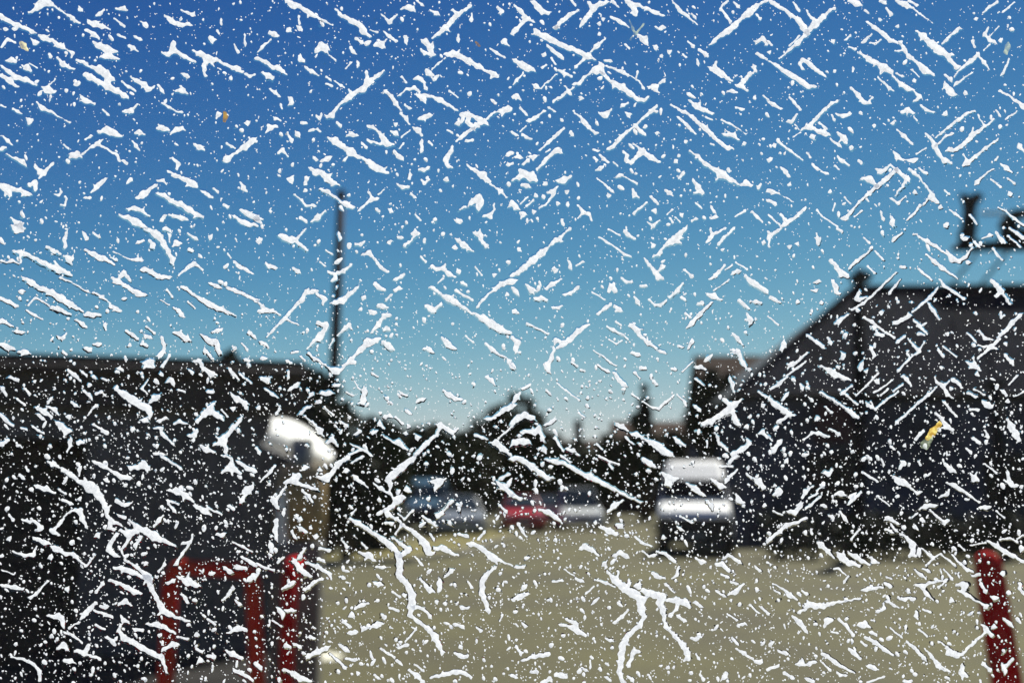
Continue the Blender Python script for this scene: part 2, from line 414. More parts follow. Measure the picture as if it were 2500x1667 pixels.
# cream splotches on the ground
def blob(name, cx, cy, rx, ry, z, m, seed, label, cat):
    rnd = random.Random(seed); vs = [(cx, cy, z)]; n = 26
    for ring, f in enumerate((0.55, 1.0)):
        for k in range(n):
            a_ = 2 * math.pi * k / n; j = 1 + (rnd.random() - .5) * 0.35
            vs.append((cx + rx * f * j * math.cos(a_), cy + ry * f * j * math.sin(a_), z * (0.8 if ring == 0 else 0.1)))
    fs = [(0, 1 + k, 1 + (k + 1) % n) for k in range(n)] + [(1 + k, 1 + n + k, 1 + n + (k + 1) % n, 1 + (k + 1) % n) for k in range(n)]
    o = raw(name, vs, fs, m); tag(o, label, cat); return o
blob('cream_splotch', gx(772, 9.6), 9.6, 0.24, 0.30, 0.03, M['splotch'], 4, 'brighter cream patch on the ground right of the vacuum machine', 'splotch')
blob('cream_splotch', gx(725, 9.1), 9.1, 0.09, 0.14, 0.02, M['splotch'], 9, 'small faint cream patch on the ground at the foot of the vacuum machine', 'splotch')

# ---------------------------------------------------------------- vehicles
def vehicle(name, px, Y, rz, paint, label, L=4.1, Wd=1.72, Hh=1.45, style='hatch', cat='car'):
    """front of the vehicle faces local -Y"""
    o = empty(name, (gx(px, Y), Y, 0), rz, label, cat, 'cars parked across the yard' if cat == 'car' else None)
    hw = Wd / 2
    if style == 'van':
        bonnet = [(0.0, 0.55, 0.88), (0.12, 0.42, 1.08), (0.55, 0.38, 1.26), (0.95, 0.38, 1.36), (L - 0.1, 0.38, 1.36), (L, 0.45, 1.30)]
        cab = [(0.82, 1.36, 0.0), (1.22, 1.86, 0.10), (1.75, Hh - 0.08, 0.15), (2.0, Hh, 0.18), (L - 0.15, Hh, 0.18), (L - 0.03, Hh - 0.15, 0.16)]
    else:
        bonnet = [(0.0, 0.36, 0.62), (0.10, 0.24, 0.72), (0.5, 0.20, 0.82), (1.05, 0.20, 0.92), (L * 0.6, 0.20, 0.94), (L - 0.25, 0.22, 0.96), (L, 0.34, 0.86)]
        cab = [(1.0, 0.92, 0.02), (1.40, 1.19, 0.12), (1.78, Hh - 0.02, 0.20), (2.3, Hh, 0.22), (L - 0.95, Hh - 0.03, 0.21), (L - 0.45, 1.25, 0.14), (L - 0.12, 0.95, 0.06)]
    def ring(y, z0, z1, w0, w1, c=0.07):
        return [Vector(q) for q in ((-w0 + c, y, z0), (w0 - c, y, z0), (w0, y, z0 + c), (w0, y, (z0 + z1) / 2), (w1, y, z1 - c), (w1 - c, y, z1), (-w1 + c, y, z1), (-w1, y, z1 - c), (-w0, y, (z0 + z1) / 2), (-w0, y, z0 + c))]
    b = MB(); ss = []
    for i, (y, z0, z1) in enumerate(bonnet):
        tw = hw * (0.90 if i == 0 else 0.97 if i in (1, len(bonnet) - 1) else 1.0)
        ss.append(ring(y, z0, z1, tw, tw * 0.96))
    b.loft(ss); b.build('body', paint, o, bevel=0.012)
    # greenhouse shell in body colour, glazing set proud of it
    c_ = MB(); ss = []
    zb = bonnet[3][2] - 0.06
    for (y, z1, ins) in cab:
        wt = hw * 0.95 - ins
        ss.append([Vector(q) for q in ((-hw * 0.94, y, zb), (hw * 0.94, y, zb), (wt, y, max(z1 - 0.05, zb + 0.01)), (wt - 0.10, y, max(z1, zb + 0.02)), (-wt + 0.10, y, max(z1, zb + 0.02)), (-wt, y, max(z1 - 0.05, zb + 0.01)))])
    c_.loft(ss); c_.build('roof', paint, o, bevel=0.01)
    def pane(nm, q, m=None, th=0.03):
        m = m or (M['glass_dark'] if label.startswith(('white', 'black')) else M['car_glass'])
        q = [Vector(p) for p in q]; nn = (q[1] - q[0]).cross(q[2] - q[0]).normalized()
        k = MB(); k.add([p + nn * th for p in q] + [p - nn * th for p in q], [(0, 1, 2, 3), (7, 6, 5, 4), (0, 4, 5, 1), (1, 5, 6, 2), (2, 6, 7, 3), (3, 7, 4, 0)])
        return k.build(nm, m, o)
    if style == 'van':
        pane('windscreen', [(-hw * .88, 0.82, 1.40), (hw * .88, 0.82, 1.40), (hw * .88 - .06, 1.17, 1.85), (-hw * .88 + .06, 1.17, 1.85)])
        for s_ in (-1, 1):
            pane('side_window', [(s_ * hw * .945, 1.25, 1.40), (s_ * hw * .945, 2.1, 1.40), (s_ * (hw * .95 - .15), 2.1, 1.80), (s_ * (hw * .95 - .10), 1.45, 1.80)])
        gl_z, gr_z, bz = 0.93, 0.72, 0.5
    else:
        pane('windscreen', [(-hw * .84, 1.02, 0.97), (hw * .84, 1.02, 0.97), (hw * .95 - .28, 1.68, Hh - .05), (-hw * .95 + .28, 1.68, Hh - .05)])
        pane('rear_window', [(-hw * .8, L - .17, 1.02), (hw * .8, L - .17, 1.02), (hw * .95 - .3, L - .80, Hh - .09), (-hw * .95 + .3, L - .80, Hh - .09)])
        for s_ in (-1, 1):
            pane('side_window', [(s_ * hw * .945, 1.35, .96), (s_ * hw * .945, 2.25, .96), (s_ * (hw * .95 - .20), 2.25, Hh - .09), (s_ * (hw * .95 - .19), 1.85, Hh - .09)])
            pane('side_window', [(s_ * hw * .945, 2.32, .96), (s_ * hw * .945, 3.2, .96), (s_ * (hw * .95 - .20), 2.95, Hh - .09), (s_ * (hw * .95 - .20), 2.32, Hh - .09)])
        gl_z, gr_z, bz = 0.62, 0.55, 0.38
    # front: grille, bumper, lamps, plate
    k = MB(); k.box((0, 0.015, gr_z - (0.0 if style != 'van' else 0.02)), (Wd * (0.44 if style != 'van' else 0.93), 0.14, 0.12 if style != 'van' else 0.38)); gr = k.build('grille', M['black_plastic'], o, bevel=0.015)
    k = MB()
    for q in range(3): k.box((0, -0.045, gr_z - 0.04 + q * 0.04), (Wd * 0.4, 0.02, 0.012))
    k.build('grille_bar', M['black_metal'], gr)
    k = MB(); k.box((0, -0.01, bz if style != 'van' else 0.62), (Wd * 0.97, 0.26, 0.2 if style != 'van' else 0.62)); bu = k.build('bumper', M['black_plastic'] if style == 'van' else paint, o, bevel=0.04)
    k = MB(); k.box((0, -0.14, bz + 0.02), (0.5, 0.02, 0.11)); k.build('number_plate', M['plate'] if style != 'van' else M['galv'], bu)
    for s_ in (-1, 1):
        k = MB(); k.box((s_ * hw * 0.72, 0.02, gl_z), (0.30, 0.12, 0.14)); k.build('headlight', M['lens'], o, bevel=0.03)
        k = MB(); k.box((s_ * (hw + 0.09), 1.25 if style != 'van' else 1.1, 1.0 if style != 'van' else 1.5), (0.16, 0.09, 0.13 if style != 'van' else 0.26)); k.build('wing_mirror', M['black_plastic'], o, bevel=0.02)
        k = MB(); k.box((s_ * hw * 0.8, L - 0.0, 0.78 if style != 'van' else 1.0), (0.16, 0.06, 0.22)); k.build('rear_lamp', M['red'], o, bevel=0.015)
        for yy in (0.78, L - 0.75):
            wr = 0.31 if style != 'van' else 0.34
            k = MB(); x0, x1 = s_ * (hw - 0.20), s_ * (hw + 0.005)
            k.tube([(x0, yy, wr), (x0 + s_ * .02, yy, wr), (x1 - s_ * .02, yy, wr), (x1, yy, wr)], [wr - .03, wr, wr, wr - .03], 24); wh = k.build('wheel', M['rubber'], o)
            k = MB(); k.tube([(x1 - s_ * .01, yy, wr), (x1 + s_ * .012, yy, wr)], [wr * .62, wr * .55], 16); k.build('rim', M['galv'], wh)
    return o
vehicle('delivery_van', 1698, 24.4, -0.19, M['white_paint'], 'white high-fronted van with dark windscreen facing the camera, right of centre', L=4.9, Wd=1.84, Hh=2.36, style='van', cat='van')
vehicle('parked_car', 1424, 42, 0.05, car_paint('pearl_paint', (0.72, 0.75, 0.72)), 'pale silver white car parked left of the white van', Wd=1.9, Hh=1.78)
vehicle('parked_car', 1280, 40, 0.04, car_paint('scarlet_paint', (0.5, 0.010, 0.02)), 'bright red car parked between the grey car and the pale car')
vehicle('parked_car', 1128, 35, 0.1, car_paint('silver_paint', (0.26, 0.29, 0.31)), 'silver grey car parked left of the red car')
vehicle('parked_van', 1052, 38, 0.15, car_paint('blue_paint', (0.045, 0.12, 0.18)), 'blue van standing furthest left, beyond the silver grey car', L=4.4, Wd=1.8, Hh=2.1, style='van', cat='van')
vehicle('parked_car', 1335, 45, 0.0, car_paint('plum_paint', (0.07, 0.03, 0.055)), 'dark plum car standing behind the red and pale cars')

# ---------------------------------------------------------------- right building: long hipped shed
def quad_roof(o, name, q, m, ribs=0):
    q = [Vector(p) for p in q]
    nn = (q[1] - q[0]).cross(q[3] - q[0]).normalized()
    if nn.z < 0: nn = -nn
    k = MB(); k.add([p for p in q] + [p - nn * 0.12 for p in q], [(0, 1, 2, 3), (7, 6, 5, 4), (0, 4, 5, 1), (1, 5, 6, 2), (2, 6, 7, 3), (3, 7, 4, 0)])
    r0 = k.build(name, m, o)
    if ribs:
        k = MB()
        for i in range(ribs + 1):
            t = i / ribs
            a_ = q[0].lerp(q[1], t); b_ = q[3].lerp(q[2], t)
            d = b_ - a_
            k.tube([a_ + nn * 0.012, b_ + nn * 0.012], 0.03, 6)
        k.build('roof_rib', m, r0)
    return r0
ex0 = gx(1792, 31, 4.6); YF, YB = 31.0, 41.0
rbld = empty('hipped_shed', (ex0, YF, 0), 0, 'long dark navy shed with hipped metal roof filling the right side', 'building')
eh = at(1792, 962, 31).z; rp = at(2086, 705, 36); rh = rp.z; rx = rp.x - ex0; LX = 24.0
k = MB(); k.box((LX / 2, 5, eh / 2), (LX - 0.6, 9.6, eh)); k.build('wall', M['navy_wall'], rbld)
quad_roof(rbld, 'roof_front', [(0, 0, eh), (LX, 0, eh), (LX - .001, 5, rh), (rx, 5, rh)], M['roof_metal'], 0)
quad_roof(rbld, 'roof_back', [(0, 10, eh), (LX, 10, eh), (LX - .001, 5, rh), (rx, 5, rh)], M['roof_metal'])
k = MB(); k.add([(0, 0, eh + .01), (0, 10, eh + .01), (rx, 5, rh + .01), (0.1, 0.1, eh - .1), (0.1, 9.9, eh - .1), (rx, 5, rh - .12)], [(0, 1, 2), (5, 4, 3), (0, 3, 4, 1), (1, 4, 5, 2), (2, 5, 3, 0)]); k.build('roof_hip', M['hip_sheen'], rbld)
k = MB(); k.tube([(0, 0, eh + .03), (rx, 5, rh + .05)], 0.09, 8); k.tube([(rx, 5, rh + .05), (LX, 5, rh + .05)], 0.10, 8); k.build('ridge_cap', M['roof_metal'], rbld)
k = MB(); k.tube([(-.02, -0.10, eh - .04), (LX, -0.10, eh - .04)], 0.08, 8); k.build('gutter', M['black_metal'], rbld)
for i, x_ in enumerate((3.1, 8.6, 13.2, 18.0)):
    k = MB(); k.box((x_, 0.16, 2.0), (1.7, 0.10, 1.5)); wn = k.build('window', M['black_metal'], rbld)
    for s_ in (-1, 1):
        k = MB(); k.box((x_ + s_ * 0.41, 0.10, 2.0), (0.74, 0.03, 1.34)); k.build('pane', M['glass_dark'], wn)
p1 = at(2052, 1032, 31)
k = MB(); k.box((p1.x - ex0, 0.14, p1.z), (1.5, 0.12, 1.2)); k.build('sign_panel', M['maroon'], rbld, bevel=0.02)
k = MB(); k.box((5.9, 0.16, 1.15), (2.3, 0.12, 2.3)); dr = k.build('roller_door', M['navy_wall'], rbld)
k = MB()
for q in range(9): k.box((5.9, 0.09, 0.2 + q * 0.24), (2.2, 0.03, 0.05))
k.build('door_slat', M['navy_wall'], dr)
# raised ridge section further right
x2 = at(2352, 690, 34.5).x; z2 = at(2400, 678, 34.5).z
rb2 = empty('dark_hall', (x2, 34, 0), 0, 'taller dark hall whose roof rises behind the shed at the far right edge', 'building')
k = MB(); k.box((9, 8, (z2 - .3) / 2), (18, 12, z2 - .3)); k.build('wall', M['navy_wall'], rb2)
k = MB(); k.add([(-.9, 1.6, z2 - .34), (-.2, 1.6, z2), (18.2, 1.6, z2 + .12), (18.2, 1.6, z2 - .36), (-.9, 14.3, z2 - .34), (-.2, 14.3, z2), (18.2, 14.3, z2 + .12), (18.2, 14.3, z2 - .36)], [(0, 1, 2, 3), (7, 6, 5, 4), (0, 4, 5, 1), (1, 5, 6, 2), (2, 6, 7, 3), (3, 7, 4, 0)]); k.build('roof', M['roof_metal'], rb2)

# post with a box head in front of the shed
pb = at(2098, 1372, 24.0); pt = at(2096, 668, 24.0)
ps = empty('lamp_post', (pb.x, 24, 0), 0, 'black steel post with a stubby lamp head in front of the navy shed', 'lamp post')
dx = pt.x - pb.x
k = MB(); k.tube([(0, 0, 0), (0, 0, 0.5), (dx * .5, 0, pt.z * .5), (dx, 0, pt.z - .25)], [0.20, 0.18, 0.17, 0.15], 12); k.build('post', M['black_metal'], ps, smooth=True)
k = MB(); k.box((dx + .04, -0.02, pt.z - .10), (0.34, 0.5, 0.22), rz=0.3); hd = k.build('lamp_head', M['black_metal'], ps, bevel=0.05)
k = MB(); k.box((dx + .04, -0.02, pt.z - .225), (0.24, 0.36, 0.04), rz=0.3); k.build('lamp_lens', M['galv'], hd)
k = MB(); k.box((dx + .02, 0, pt.z + .06), (0.16, 0.16, 0.10)); k.build('photocell', M['black_metal'], hd, bevel=0.02)
# thicker dark downpipe / column further right
cx_ = at(2432, 1000, 25)
cb = empty('steel_column', (cx_.x, 25, 0), 0, 'plain black steel column standing before the dark hall near the right edge', 'column')
k = MB(); k.tube([(0, 0, 0), (0, 0, 4.2)], 0.16, 12); k.build('shaft', M['black_metal'], cb, smooth=True)
k = MB(); k.box((0, 0, 4.24), (0.5, 0.5, 0.08)); k.build('cap_plate', M['black_metal'], cb)

# ---------------------------------------------------------------- roof sign on struts
YS = 33.0
def sp_(px, py): return at(px, py, YS)
o0 = sp_(2335, 612)
rs = empty('roof_sign', (o0.x, YS, z2), 0, 'black sign frame with an upright figure raised on thin struts above the right roof', 'sign')
def loc(px, py, y=0): p = sp_(px, py); return Vector((p.x - o0.x, y, p.z - z2))
def plate(nm, outline, th, m, y=0.0):
    n = len(outline); vs = [loc(a_, b_, y) for a_, b_ in outline] + [loc(a_, b_, y + th) for a_, b_ in outline]
    fs = [tuple(range(n)), tuple(range(2 * n - 1, n - 1, -1))] + [(i, (i + 1) % n, (i + 1) % n + n, i + n) for i in range(n)]
    return MB().add(vs, fs).build(nm, m, rs)
plate('base_board', [(2330, 603), (2345, 588), (2372, 584), (2400, 590), (2440, 586), (2520, 584), (2520, 608), (2336, 608)], 0.35, M['sign_black'])
plate('upright_figure', [(2350, 470), (2372, 476), (2384, 468), (2402, 473), (2400, 486), (2388, 498), (2384, 520), (2388, 548), (2384, 584), (2352, 586), (2346, 570), (2356, 548), (2360, 505), (2356, 484)], 0.25, M['sign_black'], 0.05)
plate('rounded_figure', [(2446, 584), (2452, 560), (2446, 540), (2462, 522), (2474, 512), (2500, 508), (2530, 512), (2530, 526), (2496, 530), (2486, 542), (2494, 556), (2530, 556), (2530, 584)], 0.25, M['sign_black'], 0.05)
k = MB(); k.tube([loc(2398, 518, .15), loc(2466, 520, .15)], 0.05, 8); k.build('tie_bar', M['galv'], rs)
for px_ in (2396, 2470):
    k = MB(); a_ = loc(px_, 606, .15); k.tube([a_, (a_.x, a_.y + 2.2, -0.05)], 0.045, 8); k.build('strut', M['galv'], rs)

# ---------------------------------------------------------------- brown-roofed house
hx0 = gx(1700, 46, 4); hz = at(1800, 868, 48.5).z
hs = empty('brick_house', (gx(1858, 46), 46, 0), 0, 'brown brick house with rust brown tiled roof showing between tree and shed', 'house')
wx = 2.6
k = MB(); k.box((0.4, 2.5, 2.4), (wx * 2, 7, 4.8)); k.build('wall', M['brick'], hs)
for s_, nm in ((-1, 'roof'), (1, 'roof')):
    quad_roof(hs, nm, [(-wx + .2, 2.5 + s_ * 3.9, 4.6), (wx + 1.6, 2.5 + s_ * 3.9, 4.6), (wx + 1.6, 2.5, hz), (-wx + .2, 2.5, hz)], M['brown_tile'])
k = MB(); k.box((3.6, 2.5, hz - .3), (.7, .7, 1.4)); k.build('chimney', M['brick'], hs)
for x_ in (-1.0, 1.8):
    k = MB(); k.box((x_, -1.03, 3.2), (1.2, .1, 1.2)); f_ = k.build('window', M['white_paint'], hs)
    k = MB(); k.box((x_, -1.1, 3.2), (1.0, .04, 1.0)); k.build('pane', M['glass_dark'], f_)
# far house, low on the horizon
fh = empty('far_house', (gx(1655, 78), 78, 0), 0, 'small distant house with brown roof low between the trees and the round tree', 'house')
fz = at(1655, 1022, 78).z
k = MB(); k.box((0, 3, (fz - 2) / 2), (9, 6, fz - 2)); k.build('wall', M['brick'], fh)
for s_ in (-1, 1): quad_roof(fh, 'roof', [(-4.8, 3 + s_ * 3.4, fz - 2.1), (4.8, 3 + s_ * 3.4, fz - 2.1), (4.8, 3, fz), (-4.8, 3, fz)], M['brown_tile'])
f2 = empty('far_house', (gx(1390, 92), 92, 0), 0, 'distant low house with brown roof behind the pale silver white car', 'house')
fz = at(1390, 1070, 92).z
k = MB(); k.box((0, 3, (fz - 2) / 2), (9, 6, fz - 2)); k.build('wall', M['brick'], f2)
for s_ in (-1, 1): quad_roof(f2, 'roof', [(-4.8, 3 + s_ * 3.4, fz - 2.1), (4.8, 3 + s_ * 3.4, fz - 2.1), (4.8, 3, fz), (-4.8, 3, fz)], M['brown_tile'])
k = MB(); c1 = at(1416, 1022, 92); k.box((c1.x - f2.location.x, 3, c1.z - 1.4), (0.7, 0.7, 3.0)); k.build('chimney', M['brick'], f2)

# ---------------------------------------------------------------- trees and hedges
def leaves(rng, centres, radii, per, size):
    n = len(centres) * per
    c = np.repeat(np.array(centres), per, 0); r = np.repeat(np.array(radii), per, 0)
    d = rng.normal(size=(n, 3)); d /= np.linalg.norm(d, axis=1)[:, None]
    p = c + d * r * (rng.random((n, 1)) ** 0.4)
    a = rng.normal(size=(n, 3)); a /= np.linalg.norm(a, axis=1)[:, None]
    b = np.cross(a, rng.normal(size=(n, 3))); b /= np.linalg.norm(b, axis=1)[:, None]
    s = size * (0.6 + 0.8 * rng.random((n, 1)))
    v = np.stack([p - a * s * .5, p + b * s * .32, p + a * s * .5, p - b * s * .32], 1).reshape(-1, 3)
    f = np.arange(4 * n).reshape(n, 4)
    return v, f
def np_mesh(name, v, f, mat_, parent=None):
    me = bpy.data.meshes.new(name)
    me.vertices.add(len(v)); me.vertices.foreach_set('co', np.asarray(v, np.float32).ravel())
    k = f.shape[1]
    me.loops.add(f.size); me.loops.foreach_set('vertex_index', f.astype(np.int32).ravel())
    me.polygons.add(len(f)); me.polygons.foreach_set('loop_start', np.arange(0, f.size, k, dtype=np.int32))
    me.update(calc_edges=True); me.validate()
    return link_mesh(name, me, mat_, parent)
def tree(px, top, Y, w_px, bottom, seed, leaf, label, name='tree', cat='tree', per=90, nc=70, shape=1.0, group=None):
    """crown spans w_px pixels, from pixel row top to row bottom (all at distance Y)"""
    rng = np.random.default_rng(seed)
    zt = at(px, top, Y).z; zb = max(0.25, at(px, bottom, Y).z); X = at(px, (top + bottom) / 2, Y).x
    rw = abs(at(px + w_px / 2, 1205, Y).x - at(px, 1205, Y).x); rh_ = (zt - zb) / 2; zc = (zt + zb) / 2
    o = empty(name, (X, Y, 0), 0, label, cat, group)
    cs = []; rs_ = []
    for i in range(nc):
        d = rng.normal(size=3); d /= np.linalg.norm(d)
        rr = rng.random() ** 0.45 * 0.84
        z = d[2] * rr
        taper = 1.0 if shape == 1.0 else max(0.15, (1 - (z + 1) / 2) ** shape + 0.12)
        cs.append((d[0] * rr * rw * taper, d[1] * rr * rw * taper, zc + z * rh_))
        q = (0.16 + 0.14 * rng.random()) * min(rw, rh_) * 1.25
        rs_.append((q, q, q * 0.85))
    v, f = leaves(rng, cs, rs_, per, 0.10 + 0.0035 * Y)
    np_mesh('crown', v, f, leaf, o)
    k = MB(); ht = zb + (zt - zb) * 0.6; r0 = max(0.07, 0.03 * zt)
    k.tube([(0, 0, -.1), (0.03 * zt * .3, 0, ht * .5), (0, 0.02, ht)], [r0 * 1.3, r0, r0 * .35], 9)
    for i in range(6):
        a_ = i * 2.4 + seed; z0 = zb * .8 + (ht - zb) * (0.1 + 0.14 * i)
        k.tube([(0, 0, z0), (math.cos(a_) * rw * .35, math.sin(a_) * rw * .35, z0 + rh_ * .35), (math.cos(a_) * rw * .6, math.sin(a_) * rw * .6, z0 + rh_ * .55)], [r0 * .5, r0 * .3, r0 * .12], 6)
    k.build('trunk', M['trunk'], o, smooth=True)
    return o
G1 = 'trees along the left side and the horizon'
A_, B_, C_ = M['leaf_a'], M['leaf_b'], M['leaf_c']
tree(560, 862, 17.5, 130, 1040, 1, C_, 'dark tree top just showing above the brown fascia of the wash hall', nc=40)
tree(738, 896, 17.0, 250, 1200, 2, C_, 'big round blackish tree behind the white hood of the vacuum machine', nc=110, per=110)
tree(850, 958, 22, 150, 1340, 3, C_, 'dark bushy tree right behind the tall timber pole', nc=100, per=100)
tree(930, 992, 26, 160, 1345, 4, A_, 'dark green bushy tree second to the right of the timber pole', nc=100, per=100)
tree(1040, 1012, 44, 170, 1240, 5, A_, 'broad dark tree above the blue van', nc=100, per=100)
tree(1140, 1036, 42, 170, 1260, 6, B_, 'flat-topped dark olive tree above the silver grey car', nc=80)
tree(1264, 944, 50, 175, 1240, 7, B_, 'tall domed tree rising highest at the centre above the red car', nc=90, per=110)
tree(1385, 1066, 62, 150, 1230, 8, B_, 'low dark tree above the pale silver white car', nc=70)
tree(1490, 1042, 60, 120, 1225, 9, B_, 'bushy dark tree right of the pale silver white car', nc=70)
tree(1574, 925, 58, 52, 1120, 10, C_, 'thin pointed conifer spiking above the tree line left of the white van', name='conifer', nc=110, per=80, shape=1.0001)
tree(1566, 996, 58, 110, 1225, 11, B_, 'dark tree with the pointed conifer rising behind it', nc=80)
tree(1648, 1040, 55, 110, 1225, 12, B_, 'dark tree hidden partly by the roof of the white van', nc=70)
tree(1752, 868, 36, 145, 1215, 13, C_, 'round black tree between the white van and the navy shed', nc=110, per=110)
tree(1195, 1000, 75, 200, 1235, 14, C_, 'dark tree far back, just left of the tall domed tree', nc=70)
tree(1330, 1040, 80, 160, 1235, 15, C_, 'dark tree far back, just right of the tall domed tree', nc=70)
# a continuous belt of far wood that closes the horizon
rng = np.random.default_rng(77); cs = []; rr_ = []
for i in range(420):
    x_ = -32 + 62 * rng.random(); y_ = 84 + 12 * rng.random(); h_ = 3.9 + 1.1 * math.sin(x_ * .31) + .6 * rng.random()
    cs.append((x_, y_, h_ * rng.random() ** .7)); rr_.append((1.2, 1.2, .8))
v, f = leaves(rng, cs, rr_, 60, 0.55)
wd = np_mesh('far_wood', v, f, M['leaf_c']); tag(wd, 'dark belt of distant woodland closing the horizon behind the parked cars', 'wood', kind='stuff')
def hedge(name, p0, p1, w_, h_, seed, leaf, label):
    rng = np.random.default_rng(seed); p0 = Vector(p0); p1 = Vector(p1); L_ = (p1 - p0).length; t_ = (p1 - p0) / L_; n_ = Vector((-t_.y, t_.x))
    o = empty(name, (p0.x, p0.y, 0), 0, label, 'hedge')
    cs = []; rr = []
    for i in range(int(L_ * 26)):
        s_ = rng.random() * L_; q = t_ * s_ + n_ * ((rng.random() - .5) * w_)
        cs.append((q.x, q.y, 0.14 + rng.random() * (h_ - .3))); rr.append((.26, .26, .22))
    v, f = leaves(rng, cs, rr, 60, 0.10)
    np_mesh('foliage', v, f, leaf, o)
    k = MB()
    for i in range(int(L_ / .6)):
        q = t_ * (i * .6 + .2); k.tube([(q.x, q.y, 0), (q.x + .04, q.y, h_ * .7)], [.03, .01], 6)
    k.build('stem', M['trunk'], o)
    return o
hedge('hedge', (gx(1880, 23.6), 23.6), (gx(2620, 23.6), 23.6), .9, 1.1, 21, C_, 'low dark clipped hedge along the foot of the navy shed, right of the white van')
hedge('hedge', (gx(745, 23.2), 23.6), (gx(960, 27), 27), .9, 1.4, 22, C_, 'dark hedge under the left trees behind the sunlit verge')
